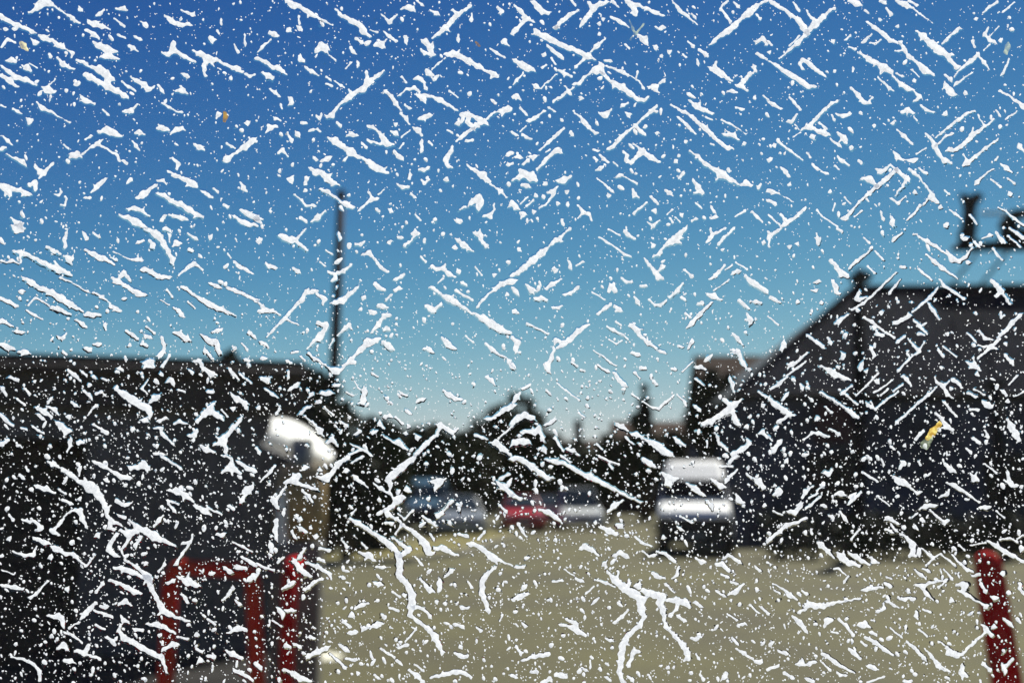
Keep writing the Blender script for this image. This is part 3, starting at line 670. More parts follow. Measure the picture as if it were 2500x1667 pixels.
TRACE = [
'''
195,88,6 245,60,20 290,15,38 335,20,25;335,22,18 400,60,5 460,100,7 500,130,17 545,158,7
0,110,22 60,145,16 120,175,18 160,188,14 210,212,14 248,230,4
90,200,14 110,195,10
30,200,14 45,205,6
5,325,10 45,270,12 100,290,7
237,290,25 250,295,15
268,242,10 300,262,24 350,275,14 400,308,18 430,325,18 450,335,4
460,340,3 495,365,14 490,395,4
345,390,14 335,370,6
395,400,10 430,440,20 470,462,12 505,475,5
180,465,26 210,485,8 150,450,6
200,435,4 250,465,4
10,460,10 60,495,16 100,530,20 170,545,18 220,570,12 245,585,5
5,520,14 60,550,24 100,590,10 120,594,4
290,600,8 325,618,32 370,632,12;340,580,7 375,545,5;275,640,14 262,655,6
75,413,24 100,418,14
610,150,18 650,165,24 700,180,18 755,200,5
590,205,8 640,232,20 680,265,6
815,240,14 855,260,6
660,108,7 690,90,16 710,70,8
545,62,16 560,70,10
800,58,8 850,58,18 870,68,8
930,255,12 960,268,14
785,125,4 830,165,10 855,182,7
640,290,10 680,315,24 740,340,30 800,355,8;740,345,26 750,385,24 700,390,12;750,385,22 815,408,4
885,312,12 915,332,16 945,350,6
995,165,20 1005,178,14
1135,108,10 1180,145,20 1230,170,18 1300,165,14
1250,68,6 1290,90,10 1325,98,15
1190,300,24 1190,340,22 1160,375,18 1110,358,5;1200,350,16 1270,390,16 1345,428,6
1330,350,10 1380,370,20 1430,405,34 1480,408,20;1420,410,20 1400,460,16 1410,515,12;1480,408,12 1560,448,10 1635,475,22 1670,495,8
1690,510,10 1720,525,12 1750,515,8
1450,265,24 1460,280,16
1495,210,8 1505,228,8
1683,240,6 1685,300,9 1688,318,5
1520,135,8 1522,165,10
1610,310,5 1635,350,14
895,525,5 940,560,16 990,580,20 1015,615,18 1055,600,10
1265,510,14 1290,530,14
1215,625,10 1250,620,22 1285,642,7;1240,590,10 1250,620,10
1085,585,7 1115,625,14
530,412,12 590,440,15 625,460,5;630,465,12 680,475,32 730,515,30 770,540,18;750,540,24 740,590,24;585,515,20 620,530,26 680,565,16 730,590,26 800,625,20 850,655,20 880,675,8
510,580,10 530,578,16 545,570,8
835,560,5 880,595,12 930,625,8
545,655,5 585,690,22 645,712,8
250,705,6 290,745,18 340,765,10 400,800,3 480,845,3
85,750,6 120,765,12 145,785,4
200,832,25
5,725,10 35,735,3
860,765,14 900,762,18 940,718,6
705,755,6 740,788,9
1120,712,10 1160,735,10 1210,765,5 1250,773,8
675,905,12 740,895,30 790,920,24 835,938,5
930,915,12 960,908,18 990,924,5
1085,885,12 1115,880,22 1155,892,14
1180,915,12 1215,890,18 1250,885,18
1500,788,22
1700,848,18
585,960,4 620,938,14
15,940,5 50,968,14 75,995,6
12,1022,18 35,1015,8
480,1085,8 520,1062,28 560,1080,8
565,1062,7 620,1015,8 670,988,18 700,960,5;670,990,14 740,1030,7 800,1065,12 820,1105,12
435,995,5 470,1025,8
910,970,5 935,1005,13 955,1030,6
40,1060,3 110,1095,12 150,1110,17 175,1140,7
240,1145,14 270,1180,22 300,1195,20 265,1225,6;300,1185,10 350,1135,14 360,1125,6
200,1270,14 235,1260,24 240,1310,12
0,1275,20 40,1300,36 70,1345,12;60,1300,24 120,1305,14 170,1330,20 205,1340,10
1340,995,12 1370,1015,20 1400,1028,7
1560,985,8 1595,1010,10 1615,1020,4
1630,1045,8 1690,1010,26 1740,965,20 1763,970,12;1630,1045,8 1590,1075,14 1560,1095,26 1545,1110,14
1185,1085,8 1225,1130,16 1215,1165,7
850,1110,12 870,1125,12
1155,1180,7 1200,1205,14 1255,1228,16 1315,1260,28 1350,1285,14;1370,1305,3 1435,1345,16 1460,1360,6
1085,1245,8 1120,1240,12 1140,1265,6
940,1360,10 975,1345,30 1030,1305,14 1065,1275,14
1080,1330,8 1130,1345,16 1180,1385,14 1240,1405,22 1300,1445,20 1350,1478,18 1395,1492,6
875,1255,10 900,1235,16
625,1325,4 660,1290,18 705,1245,16 722,1232,8
585,1360,10 615,1362,12
885,1440,12 930,1432,18 980,1455,12 1025,1488,7
820,1480,5 880,1500,20 940,1530,30 1000,1567,12
1655,1255,8 1675,1295,20 1695,1315,8
1470,1298,6 1495,1320,10
1535,1408,10 1565,1425,12
1160,1480,8 1190,1485,14;1200,1490,10 1250,1500,18 1285,1512,10
1110,1515,14 1130,1490,14
1655,1445,10 1700,1470,22 1763,1500,26;1610,1490,12 1650,1520,14 1700,1540,22 1763,1550,10
75,1500,8 115,1540,22 150,1568,14
370,1335,4 400,1345,8 420,1320,6 410,1300,4
415,1410,5 440,1415,8 455,1370,6
''',
'''
210,0,14 250,35,28 300,45,16 375,95,20 430,125,7 480,150,9 525,170,5
293,115,9 297,165,9;300,195,20 310,205,12
225,205,18
90,225,12 125,235,22 150,245,8;100,270,6 40,325,13 10,355,4
415,350,16 450,320,36 480,330,24
500,378,4 545,412,8
0,400,14 60,420,12 110,460,16 155,470,22 210,512,4
545,60,5 580,100,14 650,140,20 720,175,22 740,215,26 785,250,8;745,215,10
785,205,4 835,222,7
690,265,12 725,290,16
650,330,12 670,355,18
820,310,14 860,305,28 870,315,22
880,218,6 920,250,14 965,282,10
1030,255,16 1030,280,16
865,100,6 895,130,8 920,148,18 970,98,5
1000,60,5 1050,48,24 1075,60,22 1090,70,10
1110,5,10 1140,30,12
1200,70,6 1245,92,17
1355,70,8 1390,95,18 1350,140,20 1305,190,22 1250,235,14 1215,262,5;1395,95,16 1440,65,12 1475,40,14
1485,95,6 1482,135,17
1665,50,12 1690,80,18
1395,240,8 1390,270,14
1165,285,24 1200,325,28 1210,370,16;1135,335,10 1160,365,16 1230,378,8
1310,375,14 1350,370,26 1400,385,20 1460,415,22 1530,455,18 1590,490,10 1635,510,24 1670,530,8;1395,350,12 1398,380,10
1300,400,4 1215,470,8;1185,500,30 1200,510,20;1110,535,16 1140,550,22;1150,560,6 1170,610,14;1230,545,16 1250,525,12
1710,285,28 1720,300,16
1615,335,7 1660,365,12 1710,395,9
975,665,4 1030,615,8 1090,605,16 1125,632,8;1145,670,30 1155,685,22;1180,655,12 1270,690,20 1320,720,12 1395,765,4
890,630,14 935,665,14 960,710,18 995,755,7;1000,780,10 1030,815,14 1055,850,5
1005,530,8 1030,565,8
1025,720,8 1055,745,12
300,385,12 305,410,18 330,420,12
345,465,12 380,490,16 430,518,4
480,575,8 520,590,10;485,530,6 510,548,8
545,560,6 585,590,10 605,602,5
700,430,12 700,450,12
620,470,5 650,430,9
485,800,12 520,795,20 545,750,10 590,705,10 640,670,22 680,635,14 740,610,24 770,565,24 830,525,14 880,488,10;765,560,14 760,500,14;640,620,10 660,650,14
45,500,10 80,520,24 110,535,14
95,610,6 130,640,14 155,660,10
240,680,18 240,705,20
170,720,9 175,745,6
130,815,14 165,828,5
415,800,8 435,815,12 450,785,7
320,845,14 345,848,8
555,845,8 580,865,14
70,910,8 95,875,24 140,870,8
215,915,6 240,960,18 
280,920,20 295,935,12
370,900,10 395,892,12;420,885,8 440,905,7
500,950,7 545,972,32 600,1010,18 650,1045,34 700,1075,14 770,1110,14 800,1140,30 860,1170,22 905,1190,8
610,1100,12 625,1080,6
625,930,8 660,925,20 690,930,10
775,870,14 800,870,10 850,915,10 880,960,26 900,990,22 950,995,7;765,965,10 830,985,8 890,990,12
730,985,9 755,1015,12
930,905,8 960,915,20
1080,875,10 1120,900,20 1140,930,8
1120,820,10 1160,805,20 1195,795,18
960,560,2 960,855,12 ;
1005,940,8 1060,895,4
1140,975,14 1142,1035,16
955,1045,14 980,1075,18 1010,1098,8;985,1020,6 1015,992,7
1190,975,10 1210,995,10
1390,850,16 1420,830,14 1420,790,18 1460,790,24 1460,840,18 1500,880,16 1520,855,16 1580,840,14 1590,850,10;1460,785,16 1520,810,18 1570,835,16;1590,815,10 1645,770,8
1500,880,12 1440,920,14 1410,950,14 1380,970,6
1355,1010,8 1340,1045,18 1305,1100,20 1320,1140,14 1350,1155,7
1700,760,28 1740,750,26
1450,970,10 1490,965,12
1315,895,7 1350,912,9
1630,695,12 1650,710,8
1330,625,8 1390,670,5
455,1105,14 490,1095,20 510,1080,10
400,1085,10 415,1100,12
150,1055,6 180,1030,16 215,1075,5
380,1165,14 410,1185,26 450,1190,18 490,1230,26 530,1258,18 575,1272,5;495,1215,16 510,1205,12
345,1230,18 340,1262,14
238,1235,26
340,1310,14
450,1305,14 490,1320,14 540,1355,10 580,1385,7 625,1410,24 670,1428,10
265,1340,6 310,1375,8 340,1415,7 395,1415,12
705,1450,8 760,1400,10 800,1370,16 835,1370,12;800,1365,12 775,1325,10;840,1340,6 880,1305,4
975,1270,7 1010,1290,14 1045,1285,12
1060,1200,14 1055,1230,12
1120,1165,10 1150,1170,14 1185,1155,12
1140,1240,8 1160,1262,12 1190,1235,8
1450,1135,5 1510,1175,14 1565,1210,30 1600,1245,18;1620,1270,8 1690,1320,14 1720,1355,5
1310,1235,18
1070,1335,10 1090,1355,12
1095,1475,6 1130,1515,9
1480,1395,20 1535,1365,32 1550,1400,22 1530,1425,22;1400,1445,4 1440,1420,8
1575,1485,10 1610,1490,20 1640,1440,8 1640,1405,5
1380,1520,14 1405,1525,20
385,1520,8 420,1500,20 475,1452,5
305,1500,12 340,1520,14
830,1440,12 845,1455,8
925,1450,16
0,1500,25 30,1535,10
1740,1060,20 1763,1055,14
1735,1135,14 1763,1125,10
''',
'''
20,40,9 60,75,16 95,125,20 150,148,9;80,150,12 30,200,18 0,232,14
150,15,16 180,50,26 215,85,18 250,88,14
410,5,10 440,35,9;300,190,14 350,140,18 400,100,15 450,72,10
300,188,16 325,190,10
530,20,12 560,55,24 540,90,18 500,140,18 470,180,10;560,50,22 610,25,20 645,15,18
690,5,14 730,45,7
790,5,16 835,40,26 850,90,22;860,30,14 930,60,14 1000,90,14 1045,105,10
685,115,8 740,145,18 805,185,6
150,195,6 175,225,22 240,255,24 300,290,22 370,320,20 450,350,18 520,385,26 570,405,8;440,458,12 500,405,10
545,355,4 580,320,18 640,268,6
245,315,10 280,345,14 330,385,16 350,400,10
20,415,14 60,440,24 100,465,28 160,485,8;75,505,7 30,555,9 8,582,5
205,150,15 215,162,8
870,245,12 910,270,30 925,295,18
1010,195,10 1035,190,22
1115,15,7 1160,75,16 1215,115,10 1275,168,5
1240,95,8 1260,115,12
1440,65,10 1450,35,8 1490,5,9;1440,65,10 1480,110,12 1505,150,10;1560,45,12 1530,15,8
1355,315,4 1400,275,14 1440,240,16 1485,215,22 1530,180,24 1570,135,12 1640,80,32 1690,35,14 1760,0,10;1690,100,8 1710,130,8
1690,285,14 1730,265,18 1755,295,14
1690,370,12 1720,385,14 1755,410,7
1215,285,7 1250,320,12
1295,345,12 1330,365,16 1350,390,8
1180,375,8 1200,392,7
1085,355,16
1030,385,12
990,325,18
780,305,7 810,335,8
600,235,10;630,130,12;600,165,14
365,480,4 320,485,6 360,505,14 410,525,9
200,605,7 250,560,5 310,510,4;165,595,22 180,605,12
210,465,10 235,445,5;270,400,8 300,440,9
220,375,16
290,695,12 350,655,12 420,605,7;365,595,6 400,640,14;430,580,10 465,570,16 500,530,7 540,500,10 585,480,34 615,455,24 620,500,18
620,500,12 660,540,12 710,580,20 760,600,28 810,640,20 860,680,18 905,690,12 940,665,9
640,415,10 680,420,12
655,455,7 710,475,10 770,500,16 800,515,8;800,515,3 880,560,4 905,605,12
855,540,6 865,495,7
950,600,12 985,600,30 990,615,20
1015,575,8 1045,555,14
475,675,16
10,665,18 30,660,18 60,685,6
0,910,14 30,930,10
60,745,10 100,790,9;115,830,14 150,815,16 180,800,10;185,790,6 220,765,10
255,740,9 290,765,8
55,905,5 95,870,5;70,925,8 100,945,12 135,955,9
425,765,5 465,800,8 500,840,22 530,880,12 575,915,14
610,780,12 640,795,24 680,755,7
785,775,7 805,790,16
760,725,14 800,708,7
665,1025,12 700,1005,14 760,935,16 790,910,10 850,865,8 900,815,9 960,765,14 1000,725,10;960,765,16 1000,765,8;850,865,14 890,905,16 915,925,8
190,1035,5 250,980,12 290,945,12 355,885,12
405,905,12 415,925,12
345,825,10
170,1170,7 215,1120,14 265,1065,14 315,1030,20 335,1045,14
235,1045,4 260,1030,7
25,1080,8 55,1080,18
75,1130,8 110,1105,16
130,1080,10 150,1078,20
50,1170,14 90,1200,28 135,1215,38 165,1240,16;10,1235,8 55,1215,20
65,1275,10 100,1275,18 125,1290,6
230,1265,16
320,1245,14 355,1240,28 400,1215,10
245,1325,8 280,1325,22 310,1285,6;280,1350,8 230,1410,7 190,1430,7
215,1355,14;165,1345,14
60,1400,5 110,1355,5;100,1420,8 145,1380,7
315,1400,14
385,1410,14 385,1395,7
380,1320,14
0,1400,24 30,1425,20
75,1475,24
150,1458,14
455,1415,6 490,1460,14 530,1475,14 550,1515,6;490,1462,12 455,1500,5
345,1510,8 350,1540,14
580,1170,5 610,1160,18 625,1150,10
565,1085,12 585,1100,12;560,1030,8 595,1038,8
605,1065,7 635,1095,12 660,1115,8
700,1115,7 725,1140,6
770,1045,10 790,1070,14 790,1110,14 820,1118,14 880,1060,18 900,1045,26 960,1085,20 1020,1115,10;840,995,7 890,1030,14
720,1220,10 745,1205,16;760,1205,4 830,1245,5 860,1265,7;690,1245,5
585,1225,4 640,1270,8 690,1315,12
830,1300,6 845,1340,18 870,1358,7
855,1195,9
665,1345,14
840,1470,12 870,1440,7 930,1395,7
960,1355,10 985,1380,12 1005,1405,7
985,1450,18
1060,1310,8 1090,1330,16
1150,1225,10 1180,1195,14
1225,695,12 1280,735,22 1330,760,16 1385,782,6
1335,805,8 1380,825,5
1100,720,6 1150,755,8 1190,770,12 1240,800,14 1280,840,14 1340,890,20 1400,950,14 1460,1000,14 1490,1020,16 1520,1020,8
1145,805,8 1200,855,14 1240,900,12 1265,920,7
1230,1040,8 1280,1075,12 1330,1125,14 1390,1160,14 1440,1195,32 1500,1230,20 1560,1265,8;1405,1240,5 1440,1200,10
1580,1270,8 1615,1260,26 1650,1275,8
1480,495,2;1370,470,14 1410,485,26 1450,515,24 1520,560,6;1405,430,8 1405,475,12
1275,405,6 1285,440,12
1550,585,10 1580,590,24 1620,622,8;1590,565,18 1635,515,18 1660,500,7;1670,460,16 1680,485,12
1485,630,8 1520,625,14 1550,638,6
1545,740,7 1580,752,12 1600,750,7
1445,825,6 1500,850,7 1560,885,4 1610,922,3
1460,925,12 1530,930,16 1560,960,7;1470,890,5 1520,935,10
1255,1245,14 1285,1290,22 1310,1325,18;1255,1325,7 1300,1320,14
1200,975,12
920,870,14
900,900,2;1000,915,12
1130,1110,14
1150,1070,10
1370,990,6 1390,998,8
1600,990,12
1410,1355,8;1460,1385,8
1375,1425,10 1395,1460,12;1370,1500,10 1400,1495,16
1540,1490,6 1605,1450,10
1655,1460,10 1690,1490,12 1725,1530,5
1265,1395,6 1310,1435,6
1090,1505,8 1110,1530,10;1125,1495,5 1160,1530,5
1070,1475,3 1105,1445,8
1170,1480,14
1240,1520,8 1270,1505,10
935,1530,6 970,1555,14 1020,1515,4
1700,1290,14 1715,1270,10
1735,660,6 1763,685,9
''',
'''
20,10,14 70,40,18 130,75,10 160,105,14 210,135,18 245,185,28 275,230,20
175,15,7 215,70,14
270,75,8 300,120,10 330,150,26;460,55,10 420,75,10 390,110,16 330,160,28 290,200,20 260,240,14 200,300,18 150,340,9 80,405,4
150,315,5 220,245,7
560,5,12 610,20,26 650,40,8
670,70,7 695,90,9
780,5,14 805,20,14;820,55,7 850,100,17
890,5,14 950,30,22 1000,55,8 1050,95,6 1140,160,3
975,5,10 1030,35,10
775,135,12
690,155,9 730,185,14 790,225,16 840,275,18 900,295,6
650,290,8 670,280,14 715,235,5
705,295,6 740,300,9 780,275,5
540,270,8 570,245,8
450,285,15
5,290,14 30,310,6;10,360,12
560,325,6 600,335,14;640,365,12 700,410,20 750,435,18 800,465,32 850,490,22;860,520,6 920,580,14 960,605,24 1000,620,9;1010,630,4 1050,665,16 1010,695,9
915,290,14 940,335,16 970,385,16 1030,425,12 1080,480,32 1140,510,9;880,350,5 930,345,8
1025,215,8 1070,245,22 1120,295,28 1170,335,36 1240,380,22 1270,375,12;1205,300,10 1260,245,10 1320,195,14;1230,385,14 1280,435,14 1300,460,20 1320,460,9
1230,520,9 1260,545,16;1230,590,24 1260,630,28 1280,650,18
1285,525,5 1340,465,8 1400,420,18 1450,375,14;1455,385,10 1495,430,12 1525,475,5
1300,575,14 1350,540,5 1405,500,5
1415,280,12 1425,320,6
1495,235,14 1525,185,5;1495,235,10 1530,275,14 1565,290,12;1525,255,5 1595,180,3;1530,305,5 1490,345,3
1605,275,14
1620,505,12 1645,455,7 1665,405,5
1600,625,8 1650,650,6 1710,690,8 1763,730,24;1650,815,10 1720,765,5
1485,85,7 1530,45,10 1580,15,12
1625,80,7 1660,50,7 1700,15,4
5,420,4 50,440,8 100,480,16 150,510,22 220,550,22 270,590,22 320,595,12
215,440,10 240,410,14 280,430,18 330,480,16 400,525,9;240,470,12 220,440,10
0,695,10 40,720,14 95,748,6
150,670,7 180,700,12 225,755,10
575,605,8 620,650,16 660,700,18 700,710,10;700,695,5 725,670,5
235,890,8 290,870,22 320,830,14 360,785,12 430,720,12 480,692,7;300,880,14 350,905,16 390,915,26 420,920,12;355,840,9 395,880,14
180,940,5 225,912,4
145,835,12 165,835,14 205,785,4;190,860,4 215,890,4
310,942,20
475,785,7 520,800,16 560,785,14
440,790,6 460,825,10
480,910,5 520,945,26 545,985,12;575,1015,16
430,955,6 490,1000,14
70,960,12 95,995,8 160,1040,10 240,1100,6
45,1000,14
270,1050,7 295,1085,7;310,1130,8 345,1165,12;370,1180,4 410,1195,10
15,1100,18
90,1150,8 120,1180,18 145,1210,12
150,1270,13
0,1310,14 35,1320,16 75,1330,6;80,1335,3 180,1390,3
0,1380,12 50,1400,14
250,1440,14 200,1490,12 120,1540,18 95,1560,10;90,1480,12 120,1510,14
340,1445,7 370,1485,6 430,1525,6 480,1560,7
5,1480,7 80,1545,8
430,1320,12
485,1080,9 510,1105,14 560,1138,5
630,1105,8 645,1120,12
460,1140,9 490,1165,5
515,1505,12 540,1500,20 580,1450,8 630,1390,8 700,1330,14 750,1285,16 800,1245,18 860,1195,16 880,1170,16
650,1230,10 700,1230,26 750,1280,16;745,1160,7 780,1185,18 850,1135,7 890,1170,14 960,1230,22;960,1235,16 930,1280,10 880,1345,3
600,1490,5 650,1450,8
530,1360,6 570,1400,6;450,1450,3 465,1400,6
780,1460,7 795,1505,14
855,1500,12 858,1535,22
895,895,5 940,935,14 1000,995,8
870,1045,8 895,1080,20 935,1100,7;970,1105,12 1005,1105,20
1025,1060,5 1090,1020,5
920,775,8 965,755,20 1000,775,12;1010,800,5 1030,830,9
860,850,12 880,830,4
1060,725,9 1090,755,12 1145,773,6
640,775,12
1130,960,14 1150,1000,22 1180,1060,16 1220,1105,20 1265,1120,9;1090,920,6 1115,950,7;1160,945,5 1240,880,10 1320,820,14 1380,775,9 1425,765,8
1180,985,6 1230,935,9 1270,920,12;1160,1000,10 1185,980,5
1250,1030,18 1300,1030,14 1360,985,16 1420,925,18 1500,870,9 1560,820,8;1400,925,12 1415,885,7;1490,865,5 1450,790,6
1345,1140,7 1375,1120,22 1430,1080,12 1500,1020,10 1590,955,6;1350,1060,5 1375,1115,12
1445,1255,20 1480,1215,6 1555,1160,6
1610,1130,9 1650,1160,18 1680,1182,7
1570,1100,9 1585,1080,6
1740,1010,20 1763,1040,9
970,1165,8 1010,1190,16 1050,1225,10;1040,1160,5 1100,1195,12;1060,1240,5 1120,1320,10 1130,1355,28 1165,1390,14;1080,1400,10 1100,1375,8
1190,1425,14
960,1515,7 1010,1470,10 1050,1415,12
850,1365,7 900,1400,12 950,1350,4
1015,1325,14
1255,1445,5 1290,1470,10 1335,1505,5
1540,1235,5 1605,1285,9
1655,1230,6 1700,1260,9
1670,1335,16
1395,1480,7 1440,1540,10
1590,1430,5 1640,1450,6 1700,1505,10 1763,1550,9
1230,1550,20
1575,760,7 1600,795,8
1605,870,12
1520,495,2;1365,640,14
1225,780,18
1060,300,2;760,530,5 800,570,8 840,605,12 865,625,5
995,480,7 1045,530,4
1010,555,12
890,505,7 930,525,9
590,470,9 585,495,6
460,490,10
1220,1310,6 1250,1335,8
895,180,12
1435,130,12
735,865,12
''',
'''
110,5,40 130,8,36
455,35,12 440,75,14 445,130,14 
570,35,10 595,75,18
640,35,8 680,65,12
1000,5,12 1060,35,26 1100,70,28 1130,120,18 1160,170,16 1185,220,24;1130,5,16 1165,20,12
1165,50,12 1165,95,5
1030,90,12 1050,125,22
950,100,14 985,90,10
1190,130,8 1215,105,24 1245,110,8
1290,40,6 1345,75,12
1445,65,18 1455,50,8
1300,150,14 1320,158,12
1375,195,14
95,160,9 140,175,20 200,190,12 260,225,16 340,265,18 400,290,24 470,315,12 490,330,6;140,175,16 135,240,6;370,235,8 400,270,14;150,280,7
5,225,9 40,240,5 75,225,14 125,245,5
315,130,7 360,155,16 410,180,9;440,195,7 470,215,26 490,210,16
585,155,8 640,180,18 680,205,22 720,215,18 785,255,5
760,205,5 795,220,12
780,165,4 880,215,4 940,222,14 970,220,14;755,140,6
985,285,20 1030,300,16 1080,335,18 1120,340,16 1165,340,12
1225,330,4 1290,275,14 1335,245,16 1395,290,5
1610,235,10 1645,265,16 1700,295,12 1740,318,6;1565,180,6 1590,205,5
770,345,10 810,370,24 850,390,12 900,425,16 950,455,24 1000,465,10;820,340,14 850,310,18 890,360,12
155,345,12 210,375,22 260,410,16 350,445,24 420,490,28 490,530,20 560,572,10
145,440,20
410,345,9 480,370,5 530,400,4 600,440,10;635,445,8 700,475,12 755,520,5;760,540,14 800,560,18 830,575,8
1250,405,10 1280,420,14 1330,460,8 1370,485,12 1430,520,24 1490,550,18 1560,580,12 1620,605,4
1450,385,12 1495,405,14 1525,415,5
1570,415,12 1620,435,16 1680,460,10 1763,500,16
1290,505,6 1340,555,8
1150,430,8 1185,475,9
1105,500,4 1160,530,5;1195,550,10 1225,570,14 1250,600,20
860,485,10 845,490,10
5,490,12 60,510,16 110,540,12
235,485,8 190,535,7 ;245,485,8 290,505,8 330,535,8
355,550,14 400,560,18 440,580,10 490,600,5
180,570,8 240,605,10 285,630,5
595,595,18 640,600,18 690,600,7
520,635,8 560,660,14 590,685,9
10,640,20 35,650,12 90,685,4
110,715,14 150,720,12
400,755,12 430,760,14 455,730,5
720,665,14 725,705,7
870,710,8 910,740,14 945,765,7
1005,680,6 1060,725,8
1000,745,14 1030,755,14
1200,720,10 1240,735,20 1280,765,22
1465,720,8 1500,705,18 
1385,735,7 1440,780,24 1485,790,24 1505,850,20;1410,850,18 1450,885,10 1465,905,7
1710,720,12 1750,750,12
0,800,14 40,820,22 90,835,10
130,855,10 165,855,22 185,860,16
430,855,10 455,875,8
590,830,14 615,840,18
640,800,8 670,805,14 690,800,8
890,810,12
970,800,10 1000,808,14
1110,760,14 1125,800,14 1125,850,12 1100,875,22
1665,795,6 1700,840,10
1005,930,20 1040,925,24 1050,955,12 990,960,10
1165,880,12 1140,920,10 1115,955,12
1340,920,12 1370,920,18 1400,970,12 1450,1005,24 1485,1015,8
1690,910,12 1715,915,10
1580,975,12 1605,1010,14 1640,1045,6
1650,1010,8 1675,1030,8;1700,1045,8 1725,1070,6
465,980,10 510,1015,16 550,1050,7
565,995,10 590,1015,8
65,1030,10 120,1050,14
235,1060,10
15,1110,16 35,1150,12
165,1110,8 200,1145,12
115,1180,7 165,1220,7
575,1125,8 610,1150,14 630,1185,6
660,1145,10 690,1130,12
490,1200,10 520,1225,14
790,1110,9 840,1140,24 900,1180,32 950,1215,28 1010,1240,28 1035,1270,18 1030,1305,8
1150,1060,10 1175,1050,20 1190,1075,10
1020,1045,3 975,1110,9 1010,1145,5
1035,1195,14 1060,1175,24 1090,1160,12
1430,1130,12 1460,1130,16
1590,1150,10 1630,1180,22 1680,1205,18 1695,1240,14
1355,1335,14 1400,1290,18 1440,1250,28 1470,1215,12;1450,1270,24 1490,1290,24 1540,1330,4
1605,1245,16
1525,1255,5 1565,1300,7
250,1240,12 300,1265,22 350,1305,12
325,1235,10 370,1250,16 400,1290,7
265,1290,14 290,1315,14
0,1285,14 40,1330,16 85,1365,8
470,1305,18
390,1345,14 420,1365,22 450,1400,28 480,1400,14;440,1440,8
990,1325,20 1010,1330,12;1060,1380,6 1110,1380,12 1110,1415,14 1200,1500,5
1195,1350,7 1235,1335,14 1280,1350,6
1650,1325,16 1610,1370,18 1570,1420,18 1520,1470,26 1480,1495,10;1540,1470,24 1555,1540,18
1305,1430,12 1335,1430,20 1350,1400,12 ;1325,1465,12
1385,1505,12 1420,1530,22 1465,1540,12
1200,1465,10
640,1355,7 690,1385,7;700,1400,12 730,1410,18
220,1370,7 260,1395,9 295,1415,6
325,1205,10 350,1175,12
600,1290,4 640,1240,7 660,1225,14
10,1490,20 50,1465,14
480,1470,18 480,1500,14 460,1540,7
540,1480,20 570,1480,10
1060,1555,10 1110,1560,14
1095,1330,14 1140,1310,10
1225,1115,6 1270,1130,9
1300,980,6 1320,1000,12
1110,1010,14
820,970,12 840,980,10
125,1385,2;145,1380,8 175,1390,9
700,1040,7 730,1050,9
615,1085,14
''',
